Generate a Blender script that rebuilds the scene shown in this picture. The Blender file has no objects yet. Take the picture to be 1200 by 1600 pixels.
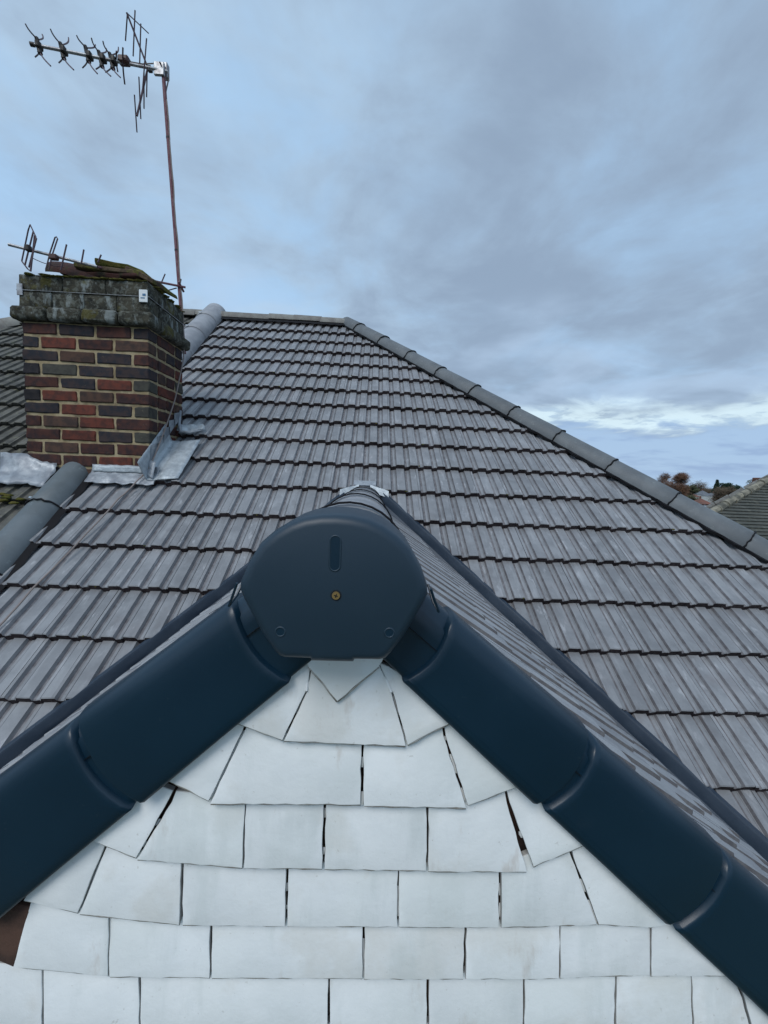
import bpy, bmesh, math, random
from mathutils import Vector, Matrix, noise
random.seed(7)
S = bpy.context.scene
COL = S.collection
V = Vector
# ------------------------------------------------------------------ camera
CAM = V((0.035, -0.4884, 0.0504))
CR = V((0.99866, -0.03300, 0.03986)); CU = V((-0.03680, 0.08867, 0.99538)); CF = V((0.03643, 0.99552, -0.08733))
FPX = 631.4
cd = bpy.data.cameras.new('camera'); cam = bpy.data.objects.new('camera', cd); COL.objects.link(cam)
cd.sensor_fit = 'VERTICAL'; cd.sensor_height = 36.0; cd.lens = FPX / 1600 * 36.0
cd.clip_start = 0.02; cd.clip_end = 6000
m = Matrix(((CR.x, CU.x, -CF.x, CAM.x), (CR.y, CU.y, -CF.y, CAM.y), (CR.z, CU.z, -CF.z, CAM.z), (0, 0, 0, 1)))
cam.matrix_world = m
S.camera = cam
S.render.resolution_x = 768; S.render.resolution_y = 1024
# ------------------------------------------------------------------ exposure, sky and sun
S.view_settings.view_transform = 'Standard'; S.view_settings.look = 'None'
S.view_settings.gamma = 1.0; S.view_settings.use_curve_mapping = False
S.view_settings.exposure = 0.47
SUN_EL, SUN_AZ = math.radians(48), math.radians(205)      # behind the camera, a little to its left
W = bpy.data.worlds.new('World'); S.world = W; W.use_nodes = True
nt = W.node_tree; nt.nodes.clear()
def N(tree, typ, **kw):
    n = tree.nodes.new(typ)
    for k, v in kw.items():
        if k.startswith('i_'):
            key = k[2:]
            n.inputs[int(key) if key.isdigit() else key.replace('_', ' ')].default_value = v
        else: setattr(n, k, v)
    return n
def math_(tree, op, a, b=None, clamp=False):
    n = tree.nodes.new('ShaderNodeMath'); n.operation = op; n.use_clamp = clamp
    for i, v in enumerate((a, b)):
        if v is None: continue
        if isinstance(v, (int, float)): n.inputs[i].default_value = v
        else: tree.links.new(v, n.inputs[i])
    return n.outputs[0]
def mapr(tree, v, a, b, c=0., d=1., smooth=True):
    n = tree.nodes.new('ShaderNodeMapRange'); n.clamp = True
    if smooth: n.interpolation_type = 'SMOOTHSTEP'
    tree.links.new(v, n.inputs[0])
    for i, x in enumerate((a, b, c, d)): n.inputs[i + 1].default_value = x
    return n.outputs[0]
def mixc(tree, f, a, b, mode='MIX'):
    n = tree.nodes.new('ShaderNodeMix'); n.data_type = 'RGBA'; n.blend_type = mode
    if isinstance(f, (int, float)): n.inputs[0].default_value = f
    else: tree.links.new(f, n.inputs[0])
    for i, v in ((6, a), (7, b)):
        if isinstance(v, (tuple, list)): n.inputs[i].default_value = (*v[:3], 1)
        else: tree.links.new(v, n.inputs[i])
    return n.outputs[2]
def nz(tree, vec, scale, detail=4, rough=.55, dist=0., out=0):
    n = tree.nodes.new('ShaderNodeTexNoise'); n.inputs['Scale'].default_value = scale
    n.inputs['Detail'].default_value = detail; n.inputs['Roughness'].default_value = rough; n.inputs['Distortion'].default_value = dist
    if vec is not None: tree.links.new(vec, n.inputs['Vector'])
    return n.outputs[out]
L = nt.links.new
tc = N(nt, 'ShaderNodeTexCoord')
nrm = N(nt, 'ShaderNodeVectorMath', operation='NORMALIZE'); L(tc.outputs['Generated'], nrm.inputs[0])
sep = N(nt, 'ShaderNodeSeparateXYZ'); L(nrm.outputs[0], sep.inputs[0])
X_, Y_, Z_ = sep.outputs
den = math_(nt, 'ADD', math_(nt, 'MAXIMUM', Z_, 0.0), 0.16)
cx_ = math_(nt, 'DIVIDE', X_, den); cy_ = math_(nt, 'DIVIDE', Y_, den)
comb = N(nt, 'ShaderNodeCombineXYZ'); L(cx_, comb.inputs[0]); L(cy_, comb.inputs[1])
off = N(nt, 'ShaderNodeVectorMath', operation='ADD'); L(comb.outputs[0], off.inputs[0]); off.inputs[1].default_value = (3.1, 7.7, 0.4)
n_big = nz(nt, off.outputs[0], 0.75, 3, .5)
n_mid = nz(nt, off.outputs[0], 2.1, 6, .56, .35)
n_fine = nz(nt, off.outputs[0], 6.5, 5, .55, .2)
# cloud density: heavier cloud towards the right of the view, thin blue veil to the left
side = mapr(nt, math_(nt, 'ADD', math_(nt, 'MULTIPLY', X_, 1.0), math_(nt, 'MULTIPLY', Z_, -0.35)), -0.55, 0.35)
dens = math_(nt, 'ADD', math_(nt, 'MULTIPLY', n_mid, 0.75), math_(nt, 'ADD', math_(nt, 'MULTIPLY', n_big, .55), math_(nt, 'MULTIPLY', n_fine, .16)))
dens = math_(nt, 'ADD', dens, math_(nt, 'MULTIPLY', side, 0.11))
dark = mapr(nt, dens, 0.55, 0.98)
veil = mixc(nt, mapr(nt, n_mid, .35, .62), (0.315, 0.475, 0.665), (0.41, 0.55, 0.69))
cl = mixc(nt, dark, veil, (0.218, 0.290, 0.390))
pale = mapr(nt, nz(nt, off.outputs[0], 1.35, 4, .5, .2), .50, .68)
cl = mixc(nt, math_(nt, 'MULTIPLY', pale, .55), cl, (0.36, 0.475, 0.625))
# low in the sky: a bright gap between cloud layers, then a far blue layer down to the horizon
el = math_(nt, 'ADD', Z_, math_(nt, 'MULTIPLY', math_(nt, 'SUBTRACT', n_mid, .5), 0.12))
gap = math_(nt, 'MULTIPLY', mapr(nt, el, 0.108, 0.130), mapr(nt, el, 0.185, 0.138))
gapn = math_(nt, 'MULTIPLY', gap, mapr(nt, n_fine, .36, .52, .35, 1))
cl = mixc(nt, math_(nt, 'MULTIPLY', gapn, .68), cl, (0.62, 0.76, 0.80))
low = mapr(nt, el, 0.130, 0.10)
lowc = mixc(nt, mapr(nt, nz(nt, off.outputs[0], 1.2, 4, .6), .42, .6), (0.205, 0.300, 0.480), (0.28, 0.40, 0.57))
cl = mixc(nt, low, cl, lowc)
hz = mapr(nt, Z_, 0.05, 0.0)
cl = mixc(nt, hz, cl, (0.30, 0.44, 0.62))
sky = N(nt, 'ShaderNodeTexSky', sky_type='NISHITA', sun_disc=False, sun_elevation=SUN_EL, sun_rotation=SUN_AZ)
bg1 = N(nt, 'ShaderNodeBackground', i_Strength=0.10); L(sky.outputs[0], bg1.inputs[0])
bg2 = N(nt, 'ShaderNodeBackground', i_Strength=1.0); L(cl, bg2.inputs[0])
mx = N(nt, 'ShaderNodeMixShader'); mx.inputs[0].default_value = 0.93
L(bg1.outputs[0], mx.inputs[1]); L(bg2.outputs[0], mx.inputs[2])
wo = N(nt, 'ShaderNodeOutputWorld'); L(mx.outputs[0], wo.inputs[0])
sd = bpy.data.lights.new('sun', 'SUN'); sd.energy = 1.15; sd.angle = math.radians(28); sd.color = (1.0, 0.98, 0.95)
so = bpy.data.objects.new('sun', sd); COL.objects.link(so)
sdir = V((math.sin(SUN_AZ) * math.cos(SUN_EL), math.cos(SUN_AZ) * math.cos(SUN_EL), math.sin(SUN_EL)))
so.rotation_euler = sdir.to_track_quat('Z', 'Y').to_euler(); so.location = (0, -3, 8)

# ------------------------------------------------------------------ survey helpers
def at(x, y, Y):
    d = CF + CR * ((x - 600) / FPX) - CU * ((y - 800) / FPX)
    return CAM + d * ((Y - CAM.y) / d.y)
def pix(P):
    d = V(P) - CAM; z = d.dot(CF)
    if z <= 0.01: return (-9999, -9999)
    return (600 + FPX * d.dot(CR) / z, 800 - FPX * d.dot(CU) / z)
TH, PH = 0.67354, 0.69139
CT, ST = math.cos(TH), math.sin(TH); CP, SP = math.cos(PH), math.sin(PH)
O = V((0, 2.1457, 0.0488)); G = 0.26; S0 = 2.7265
ES = V((0, CT, ST)); NR = V((0, -ST, CT)); EX = V((1, 0, 0))
def roof(x, s, h=0.): return O + EX * x + ES * s + NR * h
TW = 0.1855
SA = 2.80; XA = -0.279                      # hip apex on the main slope
YJ = O.y - O.z / math.tan(TH)               # where the gable ridge meets the main slope
TR = math.tan(PH) / math.tan(TH)
ZG = -5.6                                   # ground

# ------------------------------------------------------------------ materials
def mat(name, color, rough=.8, var=None, var_scale=8., bump=None, bump_scale=60., bdist=.002, spec=.5, metal=0., rnd=0., coat=0., streak=None, obj_coord=True, detail=5):
    mt = bpy.data.materials.new(name); mt.use_nodes = True
    t = mt.node_tree; b = t.nodes['Principled BSDF']
    tcn = t.nodes.new('ShaderNodeTexCoord'); vec = tcn.outputs['Object' if obj_coord else 'Generated']
    oi = t.nodes.new('ShaderNodeObjectInfo')
    ad = t.nodes.new('ShaderNodeVectorMath'); ad.operation = 'ADD'
    sc = t.nodes.new('ShaderNodeVectorMath'); sc.operation = 'SCALE'; sc.inputs[3].default_value = 37.
    cb = t.nodes.new('ShaderNodeCombineXYZ')
    for i in range(3): t.links.new(oi.outputs['Random'], cb.inputs[i])
    t.links.new(cb.outputs[0], sc.inputs[0]); t.links.new(vec, ad.inputs[0]); t.links.new(sc.outputs[0], ad.inputs[1])
    vv = ad.outputs[0]
    col = None
    if var is not None:
        f = mapr(t, nz(t, vv, var_scale, detail, .6), .36, .64)
        col = mixc(t, f, color, var)
    if streak is not None:        # (colour, scale_x, scale_y, amount, lo, hi)
        mp = t.nodes.new('ShaderNodeMapping'); mp.inputs['Scale'].default_value = (streak[1], streak[2], streak[1])
        t.links.new(vv, mp.inputs[0])
        f = math_(t, 'MULTIPLY', mapr(t, nz(t, mp.outputs[0], 1., 5, .6), streak[4], streak[5]), streak[3])
        col = mixc(t, f, col if col is not None else color, streak[0])
    if rnd:
        hs = t.nodes.new('ShaderNodeHueSaturation')
        v = t.nodes.new('ShaderNodeMapRange'); t.links.new(oi.outputs['Random'], v.inputs[0]); v.inputs[3].default_value = 1 - rnd; v.inputs[4].default_value = 1 + rnd
        t.links.new(v.outputs[0], hs.inputs['Value'])
        if col is None: hs.inputs['Color'].default_value = (*color, 1)
        else: t.links.new(col, hs.inputs['Color'])
        col = hs.outputs[0]
    if col is None: b.inputs['Base Color'].default_value = (*color, 1)
    else: t.links.new(col, b.inputs['Base Color'])
    b.inputs['Roughness'].default_value = rough; b.inputs['Metallic'].default_value = metal
    b.inputs['Specular IOR Level'].default_value = spec
    if bump:
        bn = t.nodes.new('ShaderNodeBump'); bn.inputs['Strength'].default_value = bump; bn.inputs['Distance'].default_value = bdist
        t.links.new(nz(t, vv, bump_scale, 6, .65), bn.inputs['Height']); t.links.new(bn.outputs[0], b.inputs['Normal'])
    return mt
def blotch(mt, color, scale, lo, hi, amount=1., stretch=None, detail=6):
    """one more layer of wear over a material's base colour"""
    t = mt.node_tree; b = t.nodes['Principled BSDF']; lk = b.inputs['Base Color'].links
    src = lk[0].from_socket if lk else tuple(b.inputs['Base Color'].default_value)[:3]
    vv = [n for n in t.nodes if n.type == 'VECT_MATH' and n.operation == 'ADD'][0].outputs[0]
    mp = t.nodes.new('ShaderNodeMapping'); mp.inputs['Scale'].default_value = stretch or (1, 1, 1); mp.inputs['Location'].default_value = (scale, 2.3, 5.1)
    t.links.new(vv, mp.inputs[0])
    f = math_(t, 'MULTIPLY', mapr(t, nz(t, mp.outputs[0], scale, detail, .62), lo, hi), amount)
    t.links.new(mixc(t, f, src, color), b.inputs['Base Color'])
    return mt
M = {}
M['tile'] = mat('tile_grey', (.248, .258, .272), .50, (.192, .200, .213), 9, .5, 240, .0012, .5, rnd=.10, streak=((.40, .415, .435), 26, 4, .40, .50, .74))
blotch(M['tile'], (.42, .43, .45), 30, .58, .70, .6, (1, .35, 1)); blotch(M['tile'], (.155, .15, .155), 16, .55, .68, .35, (1, .5, 1)); blotch(M['tile'], (.25, .225, .23), 7, .52, .70, .22); blotch(M['tile'], (.15, .15, .15), 60, .64, .72, .5)
M['tile_b'] = mat('tile_pale', (.36, .375, .39), .42, (.27, .28, .30), 9, .5, 240, .0012, .6, rnd=.10, streak=((.44, .455, .47), 26, 4, .45, .50, .74))  # same tile as the main slope, grazing sky sheen painted in as lighter grey
M['tile_groove_b'] = mat('tile_groove_brown', (.105, .102, .108), .8, (.15, .148, .152), 30, .4, 200, .001, .3, rnd=.12)  # same groove, darkened to paint the rib shading on the gable slope
M['tile_groove'] = mat('tile_groove_grime', (.135, .130, .138), .75, (.200, .200, .212), 30, .4, 200, .001, .3, rnd=.12)  # darker tone on the groove faces of each tile
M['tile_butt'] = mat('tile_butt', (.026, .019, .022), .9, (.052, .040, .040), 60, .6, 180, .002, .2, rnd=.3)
M['tile_old'] = mat('tile_old', (.125, .122, .108), .85, (.075, .075, .068), 12, .7, 150, .002, .3, rnd=.15)
blotch(M['tile_old'], (.20, .20, .13), 22, .55, .68, .6); blotch(M['tile_old'], (.26, .27, .26), 60, .62, .7, .6)
M['old_butt'] = mat('old_butt', (.022, .022, .018), .95)
M['ridge'] = mat('ridge_concrete', (.135, .150, .160), .6, (.105, .117, .127), 7, .5, 260, .001, .4, rnd=.10)
blotch(M['ridge'], (.22, .245, .25), 25, .6, .72, .5); blotch(M['ridge'], (.30, .31, .27), 70, .66, .72, .6)
M['ridge_moss'] = mat('ridge_weathered', (.24, .24, .22), .8, (.17, .16, .15), 9, .5, 200, .0015, .3, rnd=.12)
M['ridge_light'] = mat('ridge_pale', (.33, .34, .36), .45, (.25, .26, .28), 9, .4, 260, .001, .4, rnd=.05)
M['party'] = mat('half_round_dark', (.125, .150, .165), .55, (.095, .115, .125), 6, .4, 300, .001, .5, rnd=.08)
blotch(M['party'], (.24, .29, .30), 18, .60, .72, .5)
M['dark'] = mat('dark_roll', (.007, .007, .009), .8, spec=.3)
M['navy'] = mat('navy_plastic', (.0030, .0200, .0400), .36, (.0042, .0235, .0450), 5, .22, 420, .0004, .5)
M['navy_cap'] = mat('navy_cap', (.0140, .0330, .0540), .45, (.017, .037, .058), 5, .22, 420, .0004, .5)
blotch(M['navy'], (.020, .036, .052), 9, .60, .78, .35); blotch(M['navy'], (.03, .05, .07), 120, .66, .72, .4)
M['navy_trough'] = mat('navy_trough', (.026, .042, .066), .45, (.036, .055, .082), 6, .3, 300, .0006, .5)
M['slate'] = mat('painted_slate', (.80, .83, .835), .5, (.86, .885, .885), 9, .55, 15, .0035, .4, rnd=.05)
blotch(M['slate'], (.66, .64, .58), 6, .52, .66, .40); blotch(M['slate'], (.50, .42, .35), 13, .61, .70, .45, (1, 1, .35)); blotch(M['slate'], (.60, .65, .64), 11, .52, .66, .45, (1, 1, .12)); blotch(M['slate'], (.50, .49, .45), 120, .65, .72, .45); blotch(M['slate'], (.74, .78, .76), 3.2, .48, .68, .5)
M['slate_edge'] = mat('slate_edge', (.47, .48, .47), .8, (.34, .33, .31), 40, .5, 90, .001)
M['board'] = mat('battens_dark', (.032, .019, .016), .9, (.10, .052, .036), 9, .6, 60, .003)
M['mortar'] = mat('mortar', (.29, .225, .13), .95, (.40, .33, .21), 16, .8, 160, .003, .2)
blotch(M['mortar'], (.12, .10, .07), 7, .50, .66, .7)
BR = {'R': ((.150, .044, .030), (.080, .032, .026)), 'D': ((.080, .033, .026), (.038, .023, .024)), 'B': ((.092, .052, .038), (.050, .034, .030)),
      'N': ((.024, .026, .034), (.050, .036, .036)), 'G': ((.070, .068, .056), (.048, .046, .042)), 'K': ((.018, .018, .022), (.032, .028, .030))}
for k, (a, b) in BR.items():
    M['brick' + k] = mat('brick_' + {'R': 'red', 'D': 'dark_red', 'B': 'brown', 'N': 'blue_black', 'G': 'grey', 'K': 'black'}[k], a, .85, b, 24, .8, 170, .003, .25, rnd=.12)
    blotch(M['brick' + k], (.20, .17, .12), 45, .66, .74, .5)
M['cap'] = mat('mossy_concrete', (.078, .074, .056), .95, (.036, .036, .030), 11, 1., 75, .008, .2)
blotch(M['cap'], (.32, .36, .36), 13, .55, .64, .65, (1, 1, .45)); blotch(M['cap'], (.15, .16, .14), 40, .5, .6, .7); blotch(M['cap'], (.095, .085, .020), 8, .56, .66, .7); blotch(M['cap'], (.02, .022, .02), 26, .6, .68, .8)
M['moss'] = mat('moss', (.075, .082, .020), 1., (.13, .11, .035), 30, 1., 90, .01, .1)
M['slab'] = mat('mossy_slab', (.13, .095, .062), .95, (.06, .045, .035), 12, 1., 60, .006, .2); blotch(M['slab'], (.14, .14, .035), 10, .45, .6, .75)
M['clay'] = mat('broken_clay', (.075, .026, .020), .9, (.035, .018, .016), 18, .8, 70, .004); blotch(M['clay'], (.04, .045, .02), 12, .5, .62, .8)
M['lead'] = mat('lead', (.34, .37, .40), .50, (.22, .24, .27), 14, .6, 26, .006, .5, metal=.35)
blotch(M['lead'], (.55, .58, .60), 9, .55, .68, .6); blotch(M['lead'], (.22, .22, .23), 30, .6, .72, .6)
M['leadpale'] = mat('lead_pale', (.48, .53, .56), .5, (.34, .38, .41), 22, .7, 40, .008, .5, metal=.35)
M['galv'] = mat('galvanised', (.42, .44, .46), .45, (.25, .24, .25), 30, .3, 100, .001, .5, metal=.7)
M['rust'] = mat('rusty_mast', (.150, .060, .075), .7, (.20, .11, .125), 25, .5, 150, .001, .4, metal=.3)
M['rod'] = mat('aerial_rod', (.11, .075, .09), .6, metal=.4)
M['blackp'] = mat('black_plastic', (.022, .018, .016), .55)
M['redp'] = mat('dipole_box', (.06, .022, .020), .5)
M['white'] = mat('white_bracket', (.72, .76, .78), .5)
M['bluep'] = mat('blue_mark', (.05, .16, .30), .5)
M['brass'] = mat('brass', (.55, .36, .15), .35, metal=.8)
M['hole'] = mat('recess', (.004, .009, .015), .6)
M['cable'] = mat('cable', (.24, .20, .185), .7)
M['steel'] = mat('steel_clip', (.6, .62, .64), .3, metal=.9)
M['wallr'] = mat('render_white', (.62, .64, .62), .8, (.5, .5, .48), 2, .4, 40, .004)
M['housebrick'] = mat('house_brick', (.17, .075, .05), .9, (.11, .05, .038), 3, .4, 30, .004)
M['glass'] = mat('window_glass', (.02, .03, .04), .08, spec=.8)
M['wframe'] = mat('window_frame', (.75, .76, .76), .5)
M['far_tile'] = mat('old_roof_tile', (.105, .108, .098), .9, (.075, .080, .072), 1.6, .6, 20, .01, .2, rnd=.05); blotch(M['far_tile'], (.15, .15, .12), 9, .5, .66, .6)
M['far_tile_b'] = mat('red_roof_tile', (.20, .085, .06), .9, (.13, .07, .055), .5)
M['far_tile_c'] = mat('slate_roof', (.16, .18, .20), .8, (.12, .13, .15), .5)
M['ochre'] = mat('lichen_ridge', (.30, .275, .21), .9, (.09, .088, .07), 3.5, .8, 12, .02)  # pale mottled tone for the near neighbour's hip and ridge lines
M['grass'] = mat('grass', (.055, .075, .032), 1., (.085, .085, .045), .05, obj_coord=True)
M['road'] = mat('asphalt', (.05, .05, .052), .9, (.065, .065, .065), .6)
M['bark'] = mat('bark', (.075, .055, .042), .95, (.045, .035, .028), 4)
M['twig'] = mat('bare_twigs', (.105, .058, .040), 1., (.16, .085, .050), 1.2, rnd=.1)
M['twig_b'] = mat('brown_twigs', (.125, .090, .062), 1., (.09, .07, .045), 1.2)
M['conifer'] = mat('conifer_leaf', (.016, .040, .028), 1., (.028, .058, .034), 1.5)
M['leaf'] = mat('hedge_leaf', (.045, .062, .030), 1., (.075, .080, .040), 1.5)
M['hill'] = mat('far_woodland', (.06, .08, .075), 1., (.085, .09, .075), .02)
M['sea'] = mat('far_blue', (.12, .2, .33), .6)

# ------------------------------------------------------------------ object helpers
def tagit(o, label=None, cat=None, group=None, kind=None):
    if label: o['label'] = label
    if cat: o['category'] = cat
    if group: o['group'] = group
    if kind: o['kind'] = kind
    return o
def thing(name, loc, label, cat, group=None):
    o = bpy.data.objects.new(name, None); COL.objects.link(o); o.location = loc; o.empty_display_size = .2
    return tagit(o, label, cat, group)
def attach(o, parent):
    if parent is not None:
        o.parent = parent
        if parent.type == 'EMPTY': o.matrix_parent_inverse = Matrix.Translation(-V(parent.location))
        elif 'w' in parent: pass
def world_of(p):
    return Matrix.Translation(V(p.location)) if p.type == 'EMPTY' else Matrix.Identity(4)
def put(name, me, parent=None, mw=None, smooth=False):
    o = bpy.data.objects.new(name, me); COL.objects.link(o); attach(o, parent)
    if mw is not None: o.matrix_basis = mw
    return o
def mesh(name, vs, fs, mats, mi=None, smooth=False):
    me = bpy.data.meshes.new(name); me.from_pydata([tuple(v) for v in vs], [], fs)
    for mm in (mats if isinstance(mats, (list, tuple)) else [mats]): me.materials.append(M[mm])
    if mi: me.polygons.foreach_set('material_index', mi)
    if smooth is True: me.polygons.foreach_set('use_smooth', [True] * len(me.polygons))
    me.update(); return me
def from_bm(name, bm, mats, smooth=False, angle=None):
    me = bpy.data.meshes.new(name); bm.normal_update(); bm.to_mesh(me); bm.free()
    for mm in (mats if isinstance(mats, (list, tuple)) else [mats]): me.materials.append(M[mm])
    if smooth:
        me.polygons.foreach_set('use_smooth', [True] * len(me.polygons))
        if angle: me.set_sharp_from_angle(angle=math.radians(angle))
    return me
def box_bm(bm, c, d, rot=None, bevel=0., jit=0.):
    r = bmesh.ops.create_cube(bm, size=1.)
    vs = r['verts']
    for v in vs:
        v.co = V((v.co.x * d[0], v.co.y * d[1], v.co.z * d[2]))
        if jit: v.co += V([random.uniform(-jit, jit) for _ in range(3)])
    if bevel:
        es = list({e for v in vs for e in v.link_edges})
        r2 = bmesh.ops.bevel(bm, geom=es, offset=bevel, segments=1, affect='EDGES', profile=.5)
        vs = [v for v in r2['verts']] + [v for v in vs if v.is_valid]
        vs = list({v for v in vs if v.is_valid})
    mt = Matrix.Translation(c) @ (rot if rot is not None else Matrix.Identity(4))
    bmesh.ops.transform(bm, matrix=mt, verts=vs)
    return vs
def box(name, c, d, mt, parent=None, bevel=0., jit=0., rot=None):
    bm = bmesh.new(); box_bm(bm, c, d, rot, bevel, jit)
    return put(name, from_bm(name, bm, mt), parent)
def tube_bm(bm, pts, r, seg=8, caps=True):
    pts = [V(p) for p in pts]; rings = []
    rr = r if isinstance(r, (list, tuple)) else [r] * len(pts)
    up = None
    for i, p in enumerate(pts):
        t = (pts[min(i + 1, len(pts) - 1)] - pts[max(i - 1, 0)]).normalized()
        if up is None:
            up = t.orthogonal().normalized()
        a = (up - t * up.dot(t)).normalized(); up = a; b = t.cross(a)
        rings.append([bm.verts.new(p + (a * math.cos(2 * math.pi * k / seg) + b * math.sin(2 * math.pi * k / seg)) * rr[i]) for k in range(seg)])
    for i in range(len(rings) - 1):
        for k in range(seg): bm.faces.new((rings[i][k], rings[i][(k + 1) % seg], rings[i + 1][(k + 1) % seg], rings[i + 1][k]))
    if caps: bm.faces.new(rings[0][::-1]); bm.faces.new(rings[-1])
def tube(name, pts, r, mt, parent=None, seg=8):
    bm = bmesh.new(); tube_bm(bm, pts, r, seg); return put(name, from_bm(name, bm, mt, True, 50), parent)
def prism(name, poly, y0, y1, mt, parent=None):
    """a polygon in the x-z plane given depth from y0 to y1"""
    n = len(poly); vs = [(x, y0, z) for x, z in poly] + [(x, y1, z) for x, z in poly]
    fs = [list(range(n)), list(range(2 * n - 1, n - 1, -1))] + [(i, i + n, (i + 1) % n + n, (i + 1) % n) for i in range(n)]
    bm = bmesh.new(); b = [bm.verts.new(v) for v in vs]
    for f in fs: bm.faces.new([b[i] for i in f])
    bmesh.ops.recalc_face_normals(bm, faces=bm.faces)
    return put(name, from_bm(name, bm, mt), parent)

def lump(name, c, d, mt, parent, sc=1., amp=.25, seg=3):
    bm = bmesh.new(); bmesh.ops.create_icosphere(bm, subdivisions=seg, radius=.5)
    sd0 = V((random.uniform(0, 50), 0, 0))
    for v in bm.verts:
        k = 1 + amp * noise.noise(v.co * 3.2 * sc + sd0) + amp * .5 * noise.noise(v.co * 9 * sc + sd0)
        v.co = V((v.co.x * d[0] * k, v.co.y * d[1] * k, v.co.z * d[2] * k)) + V(c)
    return put(name, from_bm(name, bm, mt, True), parent)

# ================================================================== SETTING
def grid_ground():
    vs, fs = [], []
    xs = [-3000, -900, -300, -120, -60, -30, -12, 0, 12, 30, 60, 120, 300, 900, 3000]
    ys = [-900, -300, -80, -30, -10, 0, 12, 30, 60, 120, 300, 900, 1800, 3500]
    for y in ys:
        for x in xs:
            d = math.hypot(x, y); vs.append((x, y, ZG - min(d, 500) * .025))
    nx = len(xs)
    for j in range(len(ys) - 1):
        for i in range(nx - 1): fs.append((j * nx + i, j * nx + i + 1, (j + 1) * nx + i + 1, (j + 1) * nx + i))
    return tagit(put('ground', mesh('ground', vs, fs, 'grass')), kind='structure')
grid_ground()
def hills():
    vs, fs = [], []
    n = 120
    for i in range(n + 1):
        a = math.radians(-60 + 125 * i / n)
        for j in range(6):
            r = 900 + j * 130
            h = math.sin(math.pi * min(j, 4) / 4.4 / 1.0 * .9) * (17 + 9 * noise.noise(V((i * .11, 3.3, 0))) + 4 * noise.noise(V((i * .6, j, 2)))) 
            vs.append((r * math.sin(a), r * math.cos(a), ZG - 13.5 + max(h * 1.5, 0)))
    for i in range(n):
        for j in range(5): fs.append((i * 6 + j, (i + 1) * 6 + j, (i + 1) * 6 + j + 1, i * 6 + j + 1))
    return tagit(put('hills', mesh('hills', vs, fs, 'hill')), kind='structure')
hills()

# ================================================================== THE HOUSE
house = thing('house', (0.0, 2.2, ZG), 'house with new grey tiled hipped roof, projecting white slate hung gable and brick chimney', 'house')
# --- tiles -----------------------------------------------------------------
PROF = [(0., 0., 0), (.0130, 0., 0), (.0175, -.0115, 1), (.0205, -.0160, 1), (.0280, -.0160, 1), (.0310, -.0135, 0), (.0430, -.0125, 0), (.0455, -.0095, 0), (.0480, -.0130, 0), (.0500, -.0120, 1), (.0550, -.0005, 0)]
def profile():
    out = []
    half = TW / 2
    for k in range(2):
        for u, z, mi in PROF: out.append((k * half + u * half / .0927, z, mi))
    out.append((TW - .0009, 0., 0))
    return out
TL = .292
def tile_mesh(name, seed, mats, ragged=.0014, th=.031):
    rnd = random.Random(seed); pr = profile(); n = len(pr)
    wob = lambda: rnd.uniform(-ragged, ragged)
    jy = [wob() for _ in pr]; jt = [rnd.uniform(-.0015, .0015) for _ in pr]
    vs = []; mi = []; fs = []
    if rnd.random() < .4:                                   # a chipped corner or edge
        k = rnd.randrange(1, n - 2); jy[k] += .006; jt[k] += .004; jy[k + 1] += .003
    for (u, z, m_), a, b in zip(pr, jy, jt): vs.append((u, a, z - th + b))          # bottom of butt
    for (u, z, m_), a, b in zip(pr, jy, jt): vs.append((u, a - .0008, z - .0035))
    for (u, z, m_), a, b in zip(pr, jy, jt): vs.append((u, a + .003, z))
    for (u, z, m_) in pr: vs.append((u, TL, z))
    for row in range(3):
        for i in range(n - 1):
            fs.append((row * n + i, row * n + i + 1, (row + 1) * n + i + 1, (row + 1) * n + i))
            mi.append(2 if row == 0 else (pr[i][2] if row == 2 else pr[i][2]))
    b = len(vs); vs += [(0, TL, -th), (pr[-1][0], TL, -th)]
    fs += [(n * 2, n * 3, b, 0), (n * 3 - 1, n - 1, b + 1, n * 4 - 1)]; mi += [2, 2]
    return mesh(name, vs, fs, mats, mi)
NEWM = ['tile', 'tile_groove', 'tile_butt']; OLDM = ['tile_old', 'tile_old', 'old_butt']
tiles_new = [tile_mesh('roof_tile', i, NEWM) for i in range(10)]
tiles_gab = [tile_mesh('gable_roof_tile', 80 + i, ['tile_b', 'tile_groove_b', 'tile_butt']) for i in range(6)]
tiles_old = [tile_mesh('old_roof_tile', 50 + i, OLDM, .003, .024) for i in range(6)]
TILT = Matrix.Rotation(-math.atan(.0320 / G), 4, 'X')
def tile_matrix(origin, ex, es, n, jitter=1.):
    mw = Matrix((( ex.x, es.x, n.x, origin.x), (ex.y, es.y, n.y, origin.y), (ex.z, es.z, n.z, origin.z), (0, 0, 0, 1)))
    j = Matrix.Rotation(random.gauss(0, .0022) * jitter, 4, 'Z') @ Matrix.Rotation(random.gauss(0, .002) * jitter, 4, 'X')
    return mw @ Matrix.Translation((random.uniform(-.0006, .0006), random.gauss(0, .0014) * jitter, random.uniform(-.001, .001) + .011)) @ TILT @ j
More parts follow.
